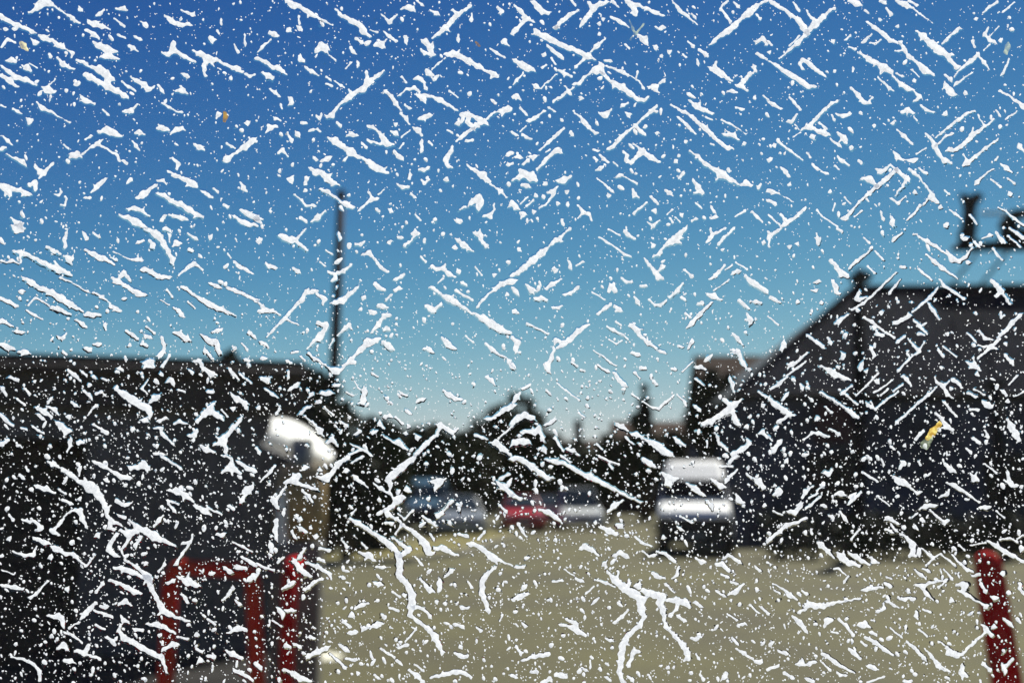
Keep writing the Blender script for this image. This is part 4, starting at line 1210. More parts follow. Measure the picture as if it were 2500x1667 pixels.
'''
165,50,14 200,70,26 250,85,26 275,80,12 345,5,5;280,100,12 335,140,14 350,155,5
20,90,22
570,40,12 580,70,14
65,245,8 90,265,16 130,275,14
255,280,10 285,300,16
685,115,8 720,112,14 740,100,8
915,105,16 930,90,9
980,65,10 1005,68,12
1095,40,26 1115,40,12;1090,60,10 1050,100,8 1025,120,14
1160,80,12 1160,100,12
1395,90,18 1425,115,22 1460,140,14 1495,160,5
1370,135,18
1510,40,14 1540,50,24 1560,100,14 1590,130,12
740,185,10 775,170,18 820,220,9 860,275,14 910,305,7
1135,200,7 1170,235,9
500,305,10 540,320,12 545,350,16 520,365,10;560,310,12 600,300,14 650,255,10
440,235,6 475,265,6
480,155,6 520,180,7
1210,265,12 1240,285,14 1290,280,14 1300,255,10;1290,285,16 1330,320,16 1370,335,7
1395,300,16
1510,270,6 1555,325,6
1640,325,14
960,355,12 1000,335,14 1020,318,5
820,385,14 840,410,20 885,430,7
960,430,14 985,418,16
895,495,8 930,465,10
740,480,16
1205,410,10 1225,420,16 1260,450,8 1330,490,26 1360,505,22 1430,550,10 1500,595,6;1520,600,14 1560,620,24 1620,660,30 1690,705,24 1750,725,12
1255,380,5 1290,345,7
1375,430,12 1430,465,9 1490,495,7
1420,380,12 1450,395,10 
1525,545,9 1560,500,12 1600,460,5 1650,420,14 1700,385,20 1763,370,26
1730,460,14
340,450,14 390,440,20;345,440,18 310,500,18 260,550,10 200,620,14 140,680,9 75,750,7;210,630,12 290,670,3;420,455,10 470,490,20 460,530,10
540,515,20 590,505,24 640,460,16 695,415,12;530,470,8
5,500,9 40,540,14;20,575,12 60,570,20 110,570,14 165,600,5
720,560,12
840,535,14 870,540,22
790,580,16 815,585,18
1165,535,8 1205,560,26 1225,570,16 1270,525,12
795,720,8 840,670,18 880,605,16 920,600,14
880,705,9 900,690,14 920,705,6
425,655,14 480,670,22 465,710,18 430,760,26 400,775,12 355,830,5
560,740,5 620,685,14 640,665,14 655,695,7
500,830,3 530,770,8
35,790,14 60,800,10 85,825,6
600,950,10 650,920,24 680,930,12;660,900,14 720,840,18 770,790,34 820,780,20 850,760,12
875,790,14 910,810,24 945,840,8
360,865,8 400,900,14 480,945,7;495,965,8 550,990,28 595,970,12
1290,765,14 1330,810,26 1365,830,10
1160,830,8 1195,840,20 1215,855,10
1445,745,6 1495,790,6
1580,795,8 1620,830,16 1660,865,7 1720,895,7
1740,920,18 1763,960,14
745,1130,24 740,1180,20 735,1205,20
800,1005,10 840,1025,5
1590,1030,14 1620,1050,16 1645,1085,6
1290,1120,9 1330,1150,20 1370,1175,18 1410,1185,10
1120,1190,14 1150,1180,14
1000,1140,10 1040,1155,8
35,1040,14 70,1045,22
220,990,8 222,1030,10
60,1110,7 110,1145,10 145,1170,5
235,1110,14 270,1090,14 290,1070,8
455,1140,14 500,1140,22
375,1150,18 385,1145,10
420,1205,10 440,1195,14;470,1235,6 530,1290,7
140,1280,12 160,1245,10
310,1275,14 350,1240,10 375,1230,7;340,1300,5 410,1360,10 440,1400,26
620,1130,6 665,1155,9
540,1085,14 570,1085,12
15,1240,14
850,1350,18 875,1380,10
885,1300,14 920,1295,16
960,1305,8 1010,1350,8
1590,1320,14 1640,1310,10 1700,1260,18 1763,1230,24
1100,1560,14 1150,1510,20 1210,1450,14 1240,1430,10;1245,1430,10 1270,1360,22 1310,1380,16 1350,1410,16 1385,1385,10
1670,1450,7 1763,1370,8
1650,1480,28 1690,1515,22 1750,1560,14
1510,1430,12 1560,1445,10 1590,1460,5
490,1480,12 520,1455,18 560,1500,8
870,1430,5 940,1475,7 980,1480,24 1040,1530,5
650,1490,5 760,1540,10 790,1565,10;720,1530,10 640,1565,8
685,1420,12 710,1405,16
800,1415,14 830,1400,8
1110,1445,20
1030,1415,14;1050,1370,14
1040,1265,14 1060,1280,12
560,1440,2;585,1340,10 620,1360,12
0,1520,12 20,1550,14
0,870,2;40,900,16 60,900,12
245,860,8 280,855,10;310,885,7 335,915,6
215,920,12 240,930,8
680,1060,5 700,1100,5 720,1115,4
''',
'''
0,330,14 40,310,18 90,270,20 150,220,26 210,170,24 240,145,16;255,130,4 300,85,18 340,90,12;330,70,12 400,5,9
10,420,14 30,440,20
110,400,16 135,430,22 165,435,7;160,490,10 195,485,18 240,495,8
15,575,18 35,585,12
105,660,10 170,690,8 250,730,6
235,420,12 275,390,18 340,355,5
295,290,20
395,240,12 405,275,16
440,260,6 490,235,9
50,150,14
600,65,5 650,95,9 720,140,5 770,180,10 820,200,8
775,20,10 800,50,16 845,75,6
665,10,6 740,50,8
1190,10,18 1130,70,28 1090,100,24 1055,120,10;1130,85,24 1165,105,7;1050,130,4 1020,170,14 980,195,8
975,125,16
1370,10,10 1380,50,10 1340,100,5;1380,50,14 1470,5,8;1375,65,18 1355,90,8
1530,5,10 1460,70,10 1425,110,12
1735,100,14
915,215,9 950,260,12 990,310,18 1010,340,22 1040,350,8;1000,310,14 1040,265,14
1190,290,9 1240,335,14
1360,355,7 1400,335,14 1430,300,12 1465,260,7
1470,290,4 1520,255,7
1530,310,14 1560,300,18
1545,240,6 1620,285,7
1610,330,8 1640,365,22 1690,395,22 1750,435,18
665,440,12 685,400,18 710,435,18 700,385,9
755,345,7 790,375,10 825,370,10
885,400,10 920,400,10
360,460,8 400,455,12 450,415,14;415,380,7
555,445,6 640,495,5
590,595,8 640,555,14 680,525,12;710,540,12 735,560,16 755,575,8;715,575,8
845,475,8 865,510,18
945,495,7 985,530,10 1020,535,10 1060,505,10
1085,480,8 1140,435,14 1175,385,8;1170,480,12 1190,495,10
1350,460,12 1390,470,24 1440,495,8;1390,435,4 1500,355,5
1285,525,10 1310,515,14
1565,500,10 1600,530,14 1635,560,6
1680,510,18 1715,515,10
1620,600,10 1645,630,20 1640,655,12
1205,690,7 1240,655,18 1300,590,14 1375,515,9;1195,590,8 1225,615,8
820,670,14 855,700,24 890,750,10 940,795,16 990,825,10
310,830,7 360,800,20 400,770,20 460,710,20 530,665,10;350,790,14 300,775,20
290,830,12 270,900,16 240,950,26 255,985,14
5,760,14 35,790,26 25,840,20
0,940,14 20,960,12
655,680,6 700,705,12 760,735,5 800,765,5
715,645,6 750,670,6
670,770,5 720,800,5 760,775,4
1215,830,7 1240,785,18
1525,730,10 1550,755,14 1590,805,6
1150,815,12 1170,820,10
830,860,12 870,875,16
1020,850,14 1050,860,10
415,930,8 450,950,9;475,980,7 500,985,8
560,845,4 630,885,6 680,930,7 720,950,5
890,965,14 920,965,14
590,945,8 660,990,14
710,1010,14 740,1050,20 775,1085,18
1100,970,10 1125,975,12
1175,990,7 1245,925,5
1270,960,10 1300,960,16 1335,975,8
1530,860,10 1555,850,20 1580,890,10;1575,905,14 1600,940,16 1615,970,6
1635,975,12
1265,1040,8 1320,1085,7
1500,1035,10 1520,1080,14 1530,1130,5
975,1055,14 1000,1080,8
830,1145,8 870,1175,8;900,1195,5 970,1240,7 1010,1245,9 1060,1200,10 1100,1170,6
850,1000,12 880,1035,6
310,1070,4 370,1120,6 460,1185,7
70,1110,10 120,1085,12
10,1200,12 35,1165,20 50,1140,10
0,1350,18 40,1310,24 90,1290,26 140,1310,18
90,1400,14 150,1410,20 190,1400,14 210,1450,18;180,1380,18;70,1415,12
20,1475,24 80,1470,26 110,1475,18
230,1360,8 275,1335,18 295,1320,10
725,1355,14 760,1370,18 795,1395,10
825,1420,10 860,1425,18 895,1440,10;900,1450,5 950,1475,18 1000,1500,28 1050,1540,28 1100,1565,14
785,1445,10 835,1490,8
1315,1350,16 1370,1335,22 1430,1295,20 1500,1250,28 1530,1220,24 1575,1190,10;1470,1190,18 1500,1220,20;1520,1270,18 1535,1310,20 1545,1335,26
1700,1130,8 1750,1165,12
1730,1225,14
1725,1410,18 1763,1440,14
1620,1370,16
1520,1560,16 1580,1530,18 1640,1490,14 1620,1460,8
1415,1440,12 1430,1485,12 1480,1525,12
1120,1445,10 1150,1475,14 1190,1500,8
300,1450,12 320,1490,8 350,1535,8
385,1525,14 420,1535,18
220,1530,22
585,1490,8 620,1525,6
1265,1230,14 1290,1255,14
1640,1300,12
1140,1150,6 1190,1200,10 1200,1225,8
240,1120,10 260,1140,10
460,1275,8 500,1305,8
1345,1470,8 1345,1510,6
140,550,2;285,550,10 315,555,12 345,535,5
''',
'''
5,80,12 25,50,16 90,5,8;5,30,12 10,130,8
350,80,20 345,110,10 340,40,6
480,5,7 510,25,12
860,95,6 875,75,14 925,35,5
665,70,6 700,105,10
150,130,14;205,110,12
1005,45,6 1030,45,4
1045,65,12 1100,95,14 1160,130,14 1225,175,6;1245,180,18 1275,220,22 1320,230,16 1360,205,12 1410,140,6
1425,95,8 1450,125,14
1350,80,14 1370,72,14
1480,75,4 1530,50,14
1575,35,8 1610,80,16 1635,105,7
1670,5,8 1720,40,14 1763,70,14;1660,60,7 1740,130,7
1555,145,10 1585,190,8 1615,220,7
1095,185,6 1150,235,14 1200,275,16 1250,310,10 1310,350,6
740,160,7 790,215,10
560,280,10 610,230,12 660,195,10 720,145,5
690,265,6 735,310,9
435,225,14 470,265,16 510,315,26 545,330,20;
450,370,12 465,400,22 475,445,16 495,450,8
300,430,5 330,435,14
320,375,5 350,370,14
20,480,14 50,495,14 85,515,5;100,490,7
205,508,14;370,515,12
1380,240,14
920,270,12 945,270,14
1040,285,8 1065,305,10 1130,360,7
0,610,5 75,670,7
885,310,5 820,370,8 740,450,8 660,520,10 580,565,9;620,570,12
630,450,14 610,490,14 630,500,12;640,490,12 680,480,8
840,450,12 880,400,8 910,360,5
1190,360,8 1215,400,12 1270,435,10 1350,490,12
1170,420,9 1120,480,12 1060,530,10 1000,580,7
970,610,20 900,650,14 875,655,14;1010,640,10 1050,680,14 1100,735,5
1110,525,8 1140,570,14 1180,630,8
1540,365,14 1580,400,20 1610,440,20 1570,475,10;1620,450,12 1670,525,8
1740,605,14 1690,650,18 1650,700,16 1600,745,12
1460,715,10 1500,765,12 1550,770,6;1600,765,10 1540,820,18 1500,855,10 1450,900,7;1545,820,8 1580,835,7;1450,810,5 1500,820,7
1375,725,8 1430,780,9
1375,930,8 1420,950,24 1450,965,18;1420,900,8 1425,940,12;1445,1010,16
1640,880,12 1680,925,14 1695,950,7
1045,850,16 1000,810,7 980,775,9;1040,855,10 980,900,8 900,985,12;1045,840,10 1080,790,6
1210,820,8 1300,890,5
1175,840,10 1210,885,14
900,785,14 940,750,10
670,620,10 720,650,12 790,705,6 870,755,10;735,690,14
750,735,14 790,740,14
465,660,7 490,645,16 550,600,7
520,880,18 520,900,16
715,830,14 735,880,14
270,740,7 340,790,12 380,820,14
415,760,8 435,790,14
110,800,24 100,830,16
370,955,10 420,980,18 460,1010,24 520,1030,16 570,1050,8
160,945,20 180,940,14 230,900,8 270,860,7
130,1020,5 200,970,9 260,925,7
25,1110,10 80,1075,14 130,1030,7
640,970,20 650,940,14;680,990,12
610,1155,5 680,1090,6 760,1005,8
730,1135,8 780,1110,6 860,1050,5;780,1155,6 830,1110,8 
870,1125,8 930,1080,6;710,1200,5 740,1255,6;690,1220,14 720,1240,12;745,1250,8 800,1200,8 900,1130,7 ;680,1275,8
515,1140,14 580,1090,6;540,1150,8 620,1220,7
365,1135,6 450,1185,10 550,1250,8 585,1280,20 625,1310,8
10,1180,14 50,1215,22 110,1255,20 150,1280,16 180,1290,8;150,1290,14 80,1335,14
130,1150,16 100,1190,6
340,1315,16
400,1235,7 440,1270,8
225,1080,8 240,1105,14
935,1025,10 960,1045,16 990,1090,6
755,1060,18
890,1340,14 950,1290,9 1040,1205,10 1110,1150,12 1165,1100,5
1155,1030,5 1165,1065,10 1210,1090,16 1250,1060,6;1215,1100,14 1240,1150,14 1270,1170,7
1280,1050,18 1310,1070,14 1340,1100,8
1265,1110,12
1380,1140,10 1440,1165,9;1425,1110,8 1490,1150,8;1480,1195,10 1520,1225,26 1545,1230,14
1395,1250,10 1450,1255,12
1160,1280,9 1200,1315,14 1235,1370,22 1275,1390,12
1220,1205,12 1260,1255,10 1300,1300,9
1625,1130,14 1645,1155,10
1665,1080,5 1720,1020,8
1655,1320,7 1680,1370,28 1710,1420,26 1730,1460,18
1655,1195,14
1500,1400,8 1520,1440,14
1415,1450,10 1460,1480,14
1370,1520,7 1400,1550,12
1020,1460,10 1050,1420,14 1075,1400,8
1040,730,14 1080,740,6
310,1410,8 350,1415,14 420,1440,8;300,1420,8 250,1460,7
40,1530,22 80,1480,18 95,1465,8
5,1440,10 30,1465,5
430,1385,8 490,1420,14
440,1545,12
1240,735,14
850,1510,10 870,1525,8
945,1500,12
1200,965,12
1640,800,12;
1610,620,10 1630,605,8
1710,1160,4 1763,1130,7
750,540,5;785,585,14
''',
'''
325,45,10 360,60,18 400,80,10;425,100,14 480,130,22 540,180,12 620,220,44 650,240,36 700,310,22 730,370,22 735,420,12 760,450,20 830,480,8;760,450,18 750,500,16 790,510,8
545,95,16 540,140,5
645,45,12 690,65,16 760,105,10 830,150,20 885,155,18
895,85,20 940,85,14 985,65,32 1010,85,20
1110,5,14 1180,50,8 1240,90,12
1550,5,12 1590,20,10 1590,80,26 1530,115,12;1600,90,28 1660,125,6
1640,45,12 1700,90,18 1750,105,20
1700,240,34 1730,220,20;1700,260,14 1660,310,18
250,215,14 310,230,20 375,260,5
405,235,8 445,265,8
425,305,10 480,330,14
545,300,14
175,80,8 190,105,10;130,135,8 155,155,14
800,315,18 860,345,14 905,325,7
1165,240,10 1230,270,10;1210,235,14 1270,275,24 1320,310,10
1150,310,10 1225,335,8;1160,335,8 1200,385,14
1350,350,16 1400,380,22 1450,410,10;1430,365,12 1525,405,6
1575,350,14 1605,370,16
440,420,7 490,380,8 545,380,22 560,430,20 590,490,12;430,440,12 380,500,12 355,520,20 400,550,7
210,435,7 280,500,20 250,520,7;150,440,8 200,460,12
60,410,8 85,445,12
815,415,12 855,430,14
1060,485,8 1090,450,16 1120,415,6
890,450,7 950,500,20 1000,520,28 1060,560,36 1130,590,14 1205,625,6;960,510,24 880,540,26 830,520,12;890,550,24 865,610,10 830,650,8 860,720,7 940,770,10 1020,840,32;970,560,12 930,620,18
800,550,18 760,600,16 745,650,22 790,690,18
670,550,20
500,395,2;785,775,10 840,780,22 900,800,20 960,830,12 1020,850,30 1030,900,18 1080,990,18 1120,1070,28 1200,1110,14 1300,1145,7;1070,840,10
1495,545,10 1530,548,20
1210,745,16 1250,680,9 1310,600,10 1325,545,6;1260,605,12 1310,595,8
230,570,12 300,600,20 330,605,12;90,665,7 160,690,12 225,685,14 245,630,7
370,640,24 400,650,20 450,680,14 500,680,14 550,730,10 590,765,7 650,690,5
345,700,18 
0,695,12 10,690,12;10,790,5 90,820,5
205,980,14 240,960,12 325,865,6
10,895,12 100,910,18 150,920,10
750,860,8 800,875,14 870,910,16 920,940,22 965,950,10
705,880,14 660,940,12
1225,840,8 1290,870,32 1340,890,22 1370,900,8
1150,880,12 1190,865,16
1090,800,8 1130,750,14;1120,810,12
1470,720,2;1665,700,10 1720,735,14 1763,760,14
1550,780,14 1580,800,20
1630,770,20 1690,780,14;1720,850,24 1750,830,24
820,1025,10 855,1005,20 900,1030,8
695,1040,12 725,1045,20 
555,1120,12 590,1085,24 650,1020,14
330,1105,10 380,1110,18 420,1120,24 435,1180,12 ;470,1190,8 540,1150,8
650,1070,8 720,1095,14 770,1115,8
830,1110,10 850,1140,14 885,1150,7;825,1160,8 820,1210,14 850,1260,22 900,1280,20 980,1330,22 1060,1370,20 1110,1390,20 1130,1450,12 1145,1490,10
655,1170,10 720,1200,8
930,1200,14 980,1205,14
1020,1165,12 1080,1165,22 1140,1190,14 1200,1225,8
440,1220,8 500,1240,10 560,1290,5
395,1330,10 430,1305,24 460,1335,14;435,1250,8
735,1255,12 770,1280,18 790,1305,10
515,1345,12 580,1360,24 610,1310,14;620,1380,14 680,1400,10
440,1415,14 480,1415,22
80,1390,7 160,1405,12 230,1440,12 270,1490,14 270,1550,14
1250,960,8 1270,980,16 1290,1010,12
1125,1335,14 1190,1300,20 1215,1300,14
1220,1250,8 1290,1265,9
1560,1225,6 1640,1190,22 1690,1200,14
1430,1130,10 1480,1165,10
1555,1345,8 1600,1370,22 1665,1400,10
1350,1330,8 1390,1355,8;1430,1380,10 1470,1390,18
1375,1412,24
1610,1480,12 1660,1500,16 1740,1550,10
1620,1000,8 1650,1025,14
1530,1000,6 1570,960,14 1600,915,16
730,170,16 
1605,600,6 1670,630,8 1735,665,4
1000,745,14 
60,575,16;
1350,1235,18
460,920,18 
''',
'''
30,180,5 100,110,14 125,75,8
205,185,14 260,170,32 290,140,20;280,190,18 350,215,12 420,235,10;200,215,10 165,270,8 120,315,26 150,360,10
320,245,10 360,280,12 385,320,8
335,85,20
440,100,14
185,400,14 195,370,10
140,450,18 130,520,20 140,580,12
100,620,24 105,660,14
300,440,16 ;305,505,16 340,525,12;245,520,10 265,565,12
375,500,12;410,560,16
430,150,12 480,160,30 530,110,16 560,60,20 630,15,20
660,50,7 730,10,12
690,160,22 770,220,5
620,105,18
815,200,8 860,230,14 920,265,10 960,310,7;1090,15,18 1030,60,26 970,110,28 910,160,26 925,210,14 920,260,8;970,310,38 1000,290,24;940,350,18 890,380,16 910,410,18 960,435,12 1000,465,8;1000,480,12 960,540,8
1040,235,22
980,405,6 1020,440,7 1080,380,10
1280,400,14 1250,415,22;1290,380,8 1350,315,14
1210,180,14 1270,180,26 1235,220,18
1150,420,9 1190,450,12 1240,485,9
645,440,10 710,470,18 790,525,12 850,565,18 910,610,28 960,650,18 985,700,26 990,760,26 985,830,24 1040,890,22 1075,960,28 1070,1040,30 1060,1100,16 1110,1140,14 1180,1190,16 1230,1245,26 1260,1310,20 1280,1355,16
940,570,10 1000,610,12 1050,650,24 1000,690,18
1010,480,12 1090,530,16 1140,580,22 1170,620,30 1190,670,26 1220,670,10
1090,1045,18 1150,1055,10 1200,1110,14;1020,960,14
890,465,10 930,470,16
640,450,2;660,400,10 685,375,7
1230,640,12 1290,640,24 1340,670,14 1390,690,7
1400,545,12 1450,555,14
1480,610,22 1540,630,16 1600,680,24 1640,710,28 1675,720,10;1690,730,10 1763,760,7
1530,580,8 1570,530,12
1650,770,8 1600,810,16 1560,860,22 1555,950,22 1580,1010,18 1600,1070,20
1700,205,2;1665,190,14 1710,220,22 1763,270,16
1690,160,14 1740,130,10
1680,345,10 1720,385,12 
440,640,10 500,655,14
710,670,8 780,690,24 810,720,12;830,770,8 880,770,14
430,710,12 465,730,12
345,740,8 420,765,16 500,815,14 520,850,6
300,700,16 330,640,10;265,730,18 300,780,24 340,815,20 370,830,10
180,920,8 240,885,20 ;330,925,10 360,910,14 400,870,10 460,850,10
160,715,10 145,740,6 190,705,7
0,745,7 60,775,9 120,790,8
815,880,10 850,888,20
1130,850,7 1170,900,14 1200,930,24
1265,880,24 1260,925,18
1300,835,7 1345,800,18 
1370,1165,14 1420,1180,14
1420,1050,18 1460,1050,10
685,1050,12 730,1030,16 770,1020,8
920,1050,8 980,1070,12
160,1070,20 180,1090,22
210,1070,12 250,1068,14
110,1135,8 170,1175,9
660,1100,22
790,1185,12 840,1165,24 865,1160,12;880,1110,18
600,1145,12 640,1175,16
650,1220,16 680,1220,20
740,1195,20
1030,1280,7 1100,1200,7 1070,1180,5
980,1325,10 1040,1305,16
855,1330,8 910,1365,9 950,1390,8
970,1415,12 990,1430,14
1370,1360,10 1410,1385,20 1450,1385,14
1410,1320,14
1055,1480,10 1110,1520,18 1150,1560,14;1090,1440,8 1150,1480,10
1200,1530,10 1290,1510,16 1380,1490,20 1440,1500,16 1480,1530,10
190,1475,10 250,1500,16 300,1535,24 380,1555,8
580,1310,12 620,1340,22 
620,1400,10 680,1410,14
510,1370,8 560,1410,10 610,1460,14
800,1395,14 785,1355,8
370,1250,14 400,1260,9
200,1310,16 230,1320,12;260,1300,12 300,1320,14;360,1380,20 430,1350,18 480,1330,20
940,940,7 990,975,8
1460,870,9 1485,910,9
1300,1020,12;1245,1010,14
1200,545,10 1225,580,10
730,605,8 760,640,9
590,580,5 625,635,12
600,845,14
0,1440,20 25,1460,14
815,1510,9 840,1535,12
700,1500,14
1520,1185,8 1550,1210,12
1695,1100,10 1680,1140,4
1095,700,7 1140,750,12
''',
'''
10,20,20 60,25,20 130,70,22 190,115,18 240,155,18 280,155,8
240,30,10 300,45,18 360,55,12 420,90,14 480,125,14 540,150,22 620,190,16 700,230,12 790,280,9 890,325,4
340,5,9 400,45,7
600,5,8 680,45,8 735,60,6
905,30,18 950,55,22 985,80,9
670,60,8 690,90,8
665,385,10 700,350,20 755,315,10
190,375,10 250,390,20 300,425,18 345,465,5
45,475,12 70,520,12 100,560,5
10,280,18 60,300,12
0,5,2;1050,130,16 1085,165,36 1140,160,8;1080,190,28
1215,200,10 1270,235,22 1320,275,12
1370,160,6 1440,210,22 1470,220,8
1480,170,18 1550,100,7;1500,50,12 1540,5,16
1440,75,9 1520,75,7
1545,270,7 1565,310,24 1600,325,8
1620,130,10 1650,155,8
1700,180,30 1730,220,20
1350,320,14 1375,345,20
610,495,10 670,520,26 720,540,14 
720,480,12 750,485,22
850,560,9 890,600,10 960,625,8
480,640,16 505,630,26 550,650,14 600,690,6
640,745,18 645,770,10;660,805,10 710,860,26 780,920,34 850,960,34 890,1000,34 890,1060,30 910,1110,18 880,1170,18 800,1240,20 765,1300,26 755,1370,28 750,1440,22 740,1500,18 765,1560,18;735,810,5 715,850,10;810,855,7 805,890,14;870,900,26
915,935,26 980,960,28 1040,970,26 1020,1010,28 1040,1070,24 1050,1130,12 1060,1180,14 1130,1250,14 1180,1310,22 1210,1360,22 1210,1400,22 1190,1410,12
1070,1000,14 1130,995,22 1190,1010,26 1220,1040,16;1150,1010,22 1130,1060,12 1090,1105,14
1030,1160,7
590,860,7 650,880,12 710,905,5
360,785,6 430,830,5;440,850,12 480,865,14
280,870,10 345,862,10
80,910,18 95,895,12
5,995,12 60,970,22 100,960,14
545,1030,5 575,1000,12 595,985,8
510,950,8 565,905,6
710,1150,12 760,1110,12 800,1065,7
330,1165,10 400,1180,14 450,1210,24 505,1240,12;375,1130,12 440,1160,20
655,1265,10 680,1275,14
800,1450,16 825,1400,12 840,1355,22 870,1350,14
70,1415,8 150,1385,16 250,1370,20
30,1320,12 60,1360,14
300,1510,14 340,1515,22 375,1530,10
485,1465,12 510,1480,12
540,1410,5 540,1460,9
130,1490,10 165,1490,18
0,1515,14 25,1530,10
215,1567,18 260,1540,20
1150,1110,14 1190,1140,14
1265,1010,12 1300,1040,12
1500,955,10 1540,940,22 1600,885,8
1410,935,8 1460,970,12
1410,750,14 1450,750,20 1495,790,14;1450,720,6 1490,685,10 1570,735,14
1445,820,8 1490,840,12;1510,870,8 1545,885,12
1270,710,10 1310,735,22
1010,665,9 1060,680,12 1120,730,14
970,810,10 1000,835,18 1050,845,8
1100,850,5 1135,825,12 1145,780,12
1060,890,12 1120,945,4
1240,1260,10 1275,1265,18 1300,1250,7
1520,1260,12 1560,1305,10
1550,1335,8 1600,1365,14 1660,1405,9;1680,1420,14 1715,1425,18
1270,1370,6 1285,1400,12
1495,1100,7 1550,1135,8
1560,1170,12 1590,1165,12
1640,1030,8 1700,1085,9
1720,1045,8 1763,1090,14
1680,770,10 1710,795,10
1300,1515,10 1320,1545,14
1460,1530,20 1480,1500,14
1045,565,14
710,690,14 745,670,18 790,695,20
900,660,7 945,695,7 980,690,14
350,60,2;575,465,12 
1140,490,6 1165,510,14
15,15,2;1075,1460,14
1160,420,6 1240,465,7
800,1525,10 830,1550,14
655,1530,12 675,1550,9
75,1160,10 90,1175,14
1750,1250,2;1740,345,12;
30,770,12 75,770,14
''',
'''
690,10,12 710,25,12
785,30,7 800,65,10
1040,45,8 1055,65,10
1200,5,2;910,90,10 940,55,22;880,120,6
130,38,16
395,120,14 420,130,18 445,100,8
650,115,6 700,145,10 755,180,7
865,150,10 900,175,26 940,190,28 975,210,10;990,230,9 1030,260,14 1050,255,8
1220,60,8 1260,95,24 1290,115,9
1500,60,7 1575,120,10
1405,130,8 1425,160,24 1455,175,8
1655,125,14 1665,170,14 1700,210,12;1630,170,7 1680,210,10 1720,210,12
1240,190,8 1290,210,18 1370,260,10 1460,325,5
1180,290,6 1240,265,14 1250,235,5
50,265,12 80,245,24 75,265,20
240,295,7 260,250,18 310,215,5;340,245,8 385,210,5;290,295,8 335,265,10
470,270,9 505,260,22 535,275,8;480,195,14
560,330,10 590,300,20 645,255,7
150,390,14 190,390,22 225,345,20
265,365,9 300,340,10 360,285,9
40,385,6 100,410,7
385,345,14 402,352,10
425,415,10 445,425,18
0,590,14 80,525,12 130,480,16 210,460,9 265,430,12
500,390,10 530,430,14 550,460,7
1050,370,7 1090,350,20 1150,345,14;1120,380,7 1190,440,10 1220,460,16 1245,450,12;1000,430,6 1030,395,8
1470,360,12 1500,360,16 1530,355,12
1580,385,6 1630,430,7
1060,440,16 1075,455,10
1010,490,14 1035,510,7
760,285,6 840,345,5
825,435,18 850,440,14 895,470,9;850,475,7 885,520,12;815,510,10 850,525,14
910,540,8 960,565,12 1000,615,26 1000,670,20 985,690,14 1020,690,8
1045,675,20 1040,650,14
300,515,10 305,540,10
575,580,8 605,540,9 635,510,5
345,600,8 370,620,24 410,655,14 450,700,7
480,675,12 510,700,28 560,740,22 635,760,10
560,675,10 610,700,22 650,730,12 700,750,7
715,700,10 730,730,20 765,740,6
1060,640,5 1125,690,12 1145,705,8 1190,680,5;1140,710,10 1110,745,7;1200,685,6 1290,755,12
1275,690,7 1330,750,10 1380,790,14 1410,800,10
1320,620,7 1355,650,7;1400,620,5 1500,600,6
1515,590,8 1580,625,16 1640,665,18 1700,695,14 1763,735,12
1600,580,6 1670,570,7 1720,595,7;1720,575,5 1763,550,5
1750,640,22
1750,215,12
455,780,8 490,780,9 540,825,4
530,870,10 555,835,9
35,885,5 100,915,7 150,960,20 195,990,9
50,930,8 80,950,9
240,935,8 270,955,12
650,930,8 690,920,18 790,908,9;810,880,9 840,900,20
280,1030,24 320,1035,26 380,1040,20 440,1020,12 635,985,6;220,1080,14 260,1060,10
170,1110,7 220,1150,22 265,1210,14
395,1175,14 410,1140,24 440,1130,12
490,1130,12 540,1170,12 590,1240,14
635,1170,18 665,1165,28 695,1180,12
845,1190,6 920,1250,8
675,1255,14 740,1285,14 800,1335,14 865,1375,7
560,1330,8 600,1365,20 640,1405,6
645,1285,9 680,1310,9
715,1220,14 745,1235,10
700,1450,16 735,1465,22
375,1365,12 415,1385,14 470,1430,16 530,1465,10 600,1500,8
380,1430,7 430,1480,10
480,1495,9 500,1515,12 535,1515,10
230,1430,28 ;290,1435,22 320,1425,12
80,1350,12 125,1365,18
0,1475,14 70,1450,12
115,1500,12 170,1530,16
280,1545,16 310,1555,18
690,1565,8 800,1525,7
945,1555,12 980,1560,18
960,1285,8 1010,1325,14 1075,1395,18
1085,1330,6 1130,1385,12 1180,1450,20 1250,1490,8
1045,1200,8 1100,1245,10
1180,1285,7 1220,1310,5;1240,1330,14 1250,1355,26 1310,1380,22 1340,1370,10 1420,1290,12 1500,1220,9;1475,1165,7 1510,1200,18 1545,1240,14
1560,1180,18
1630,1125,10 1670,1160,14 1695,1180,6
1340,1450,14 1340,1500,24 1370,1520,14
1490,1440,14 1530,1475,18 
1615,1440,10 1635,1480,20;1640,1450,14 1690,1405,14
760,1075,14 800,1055,14 800,1020,6
820,1005,9 870,1030,12 905,1050,5
920,990,12 950,990,18;990,990,12 1010,990,14
1025,1105,18 1025,1075,8
1070,1060,7 1120,1080,9
1020,890,8 1070,905,22 1110,880,12 1240,855,6;1070,920,14 1100,960,14 1140,995,5;1180,910,10 1225,870,7
1015,790,7 1060,825,14 1090,850,5
1070,780,7 1110,800,14
1215,785,6 1270,850,12 
1270,1000,16
1310,890,12 1350,890,24 1370,890,18 1350,930,14;1315,930,7 1370,960,16 1420,990,8 1480,1025,7;1505,1040,18
1410,830,9 1460,820,14
1470,885,12 1500,935,16
1540,970,7 1560,985,16 1585,980,7
1590,810,2;1620,815,20
1740,885,18 1735,910,10 1763,950,14
430,1220,2;445,1215,8 480,1225,8
820,840,7 850,850,9
''',
]
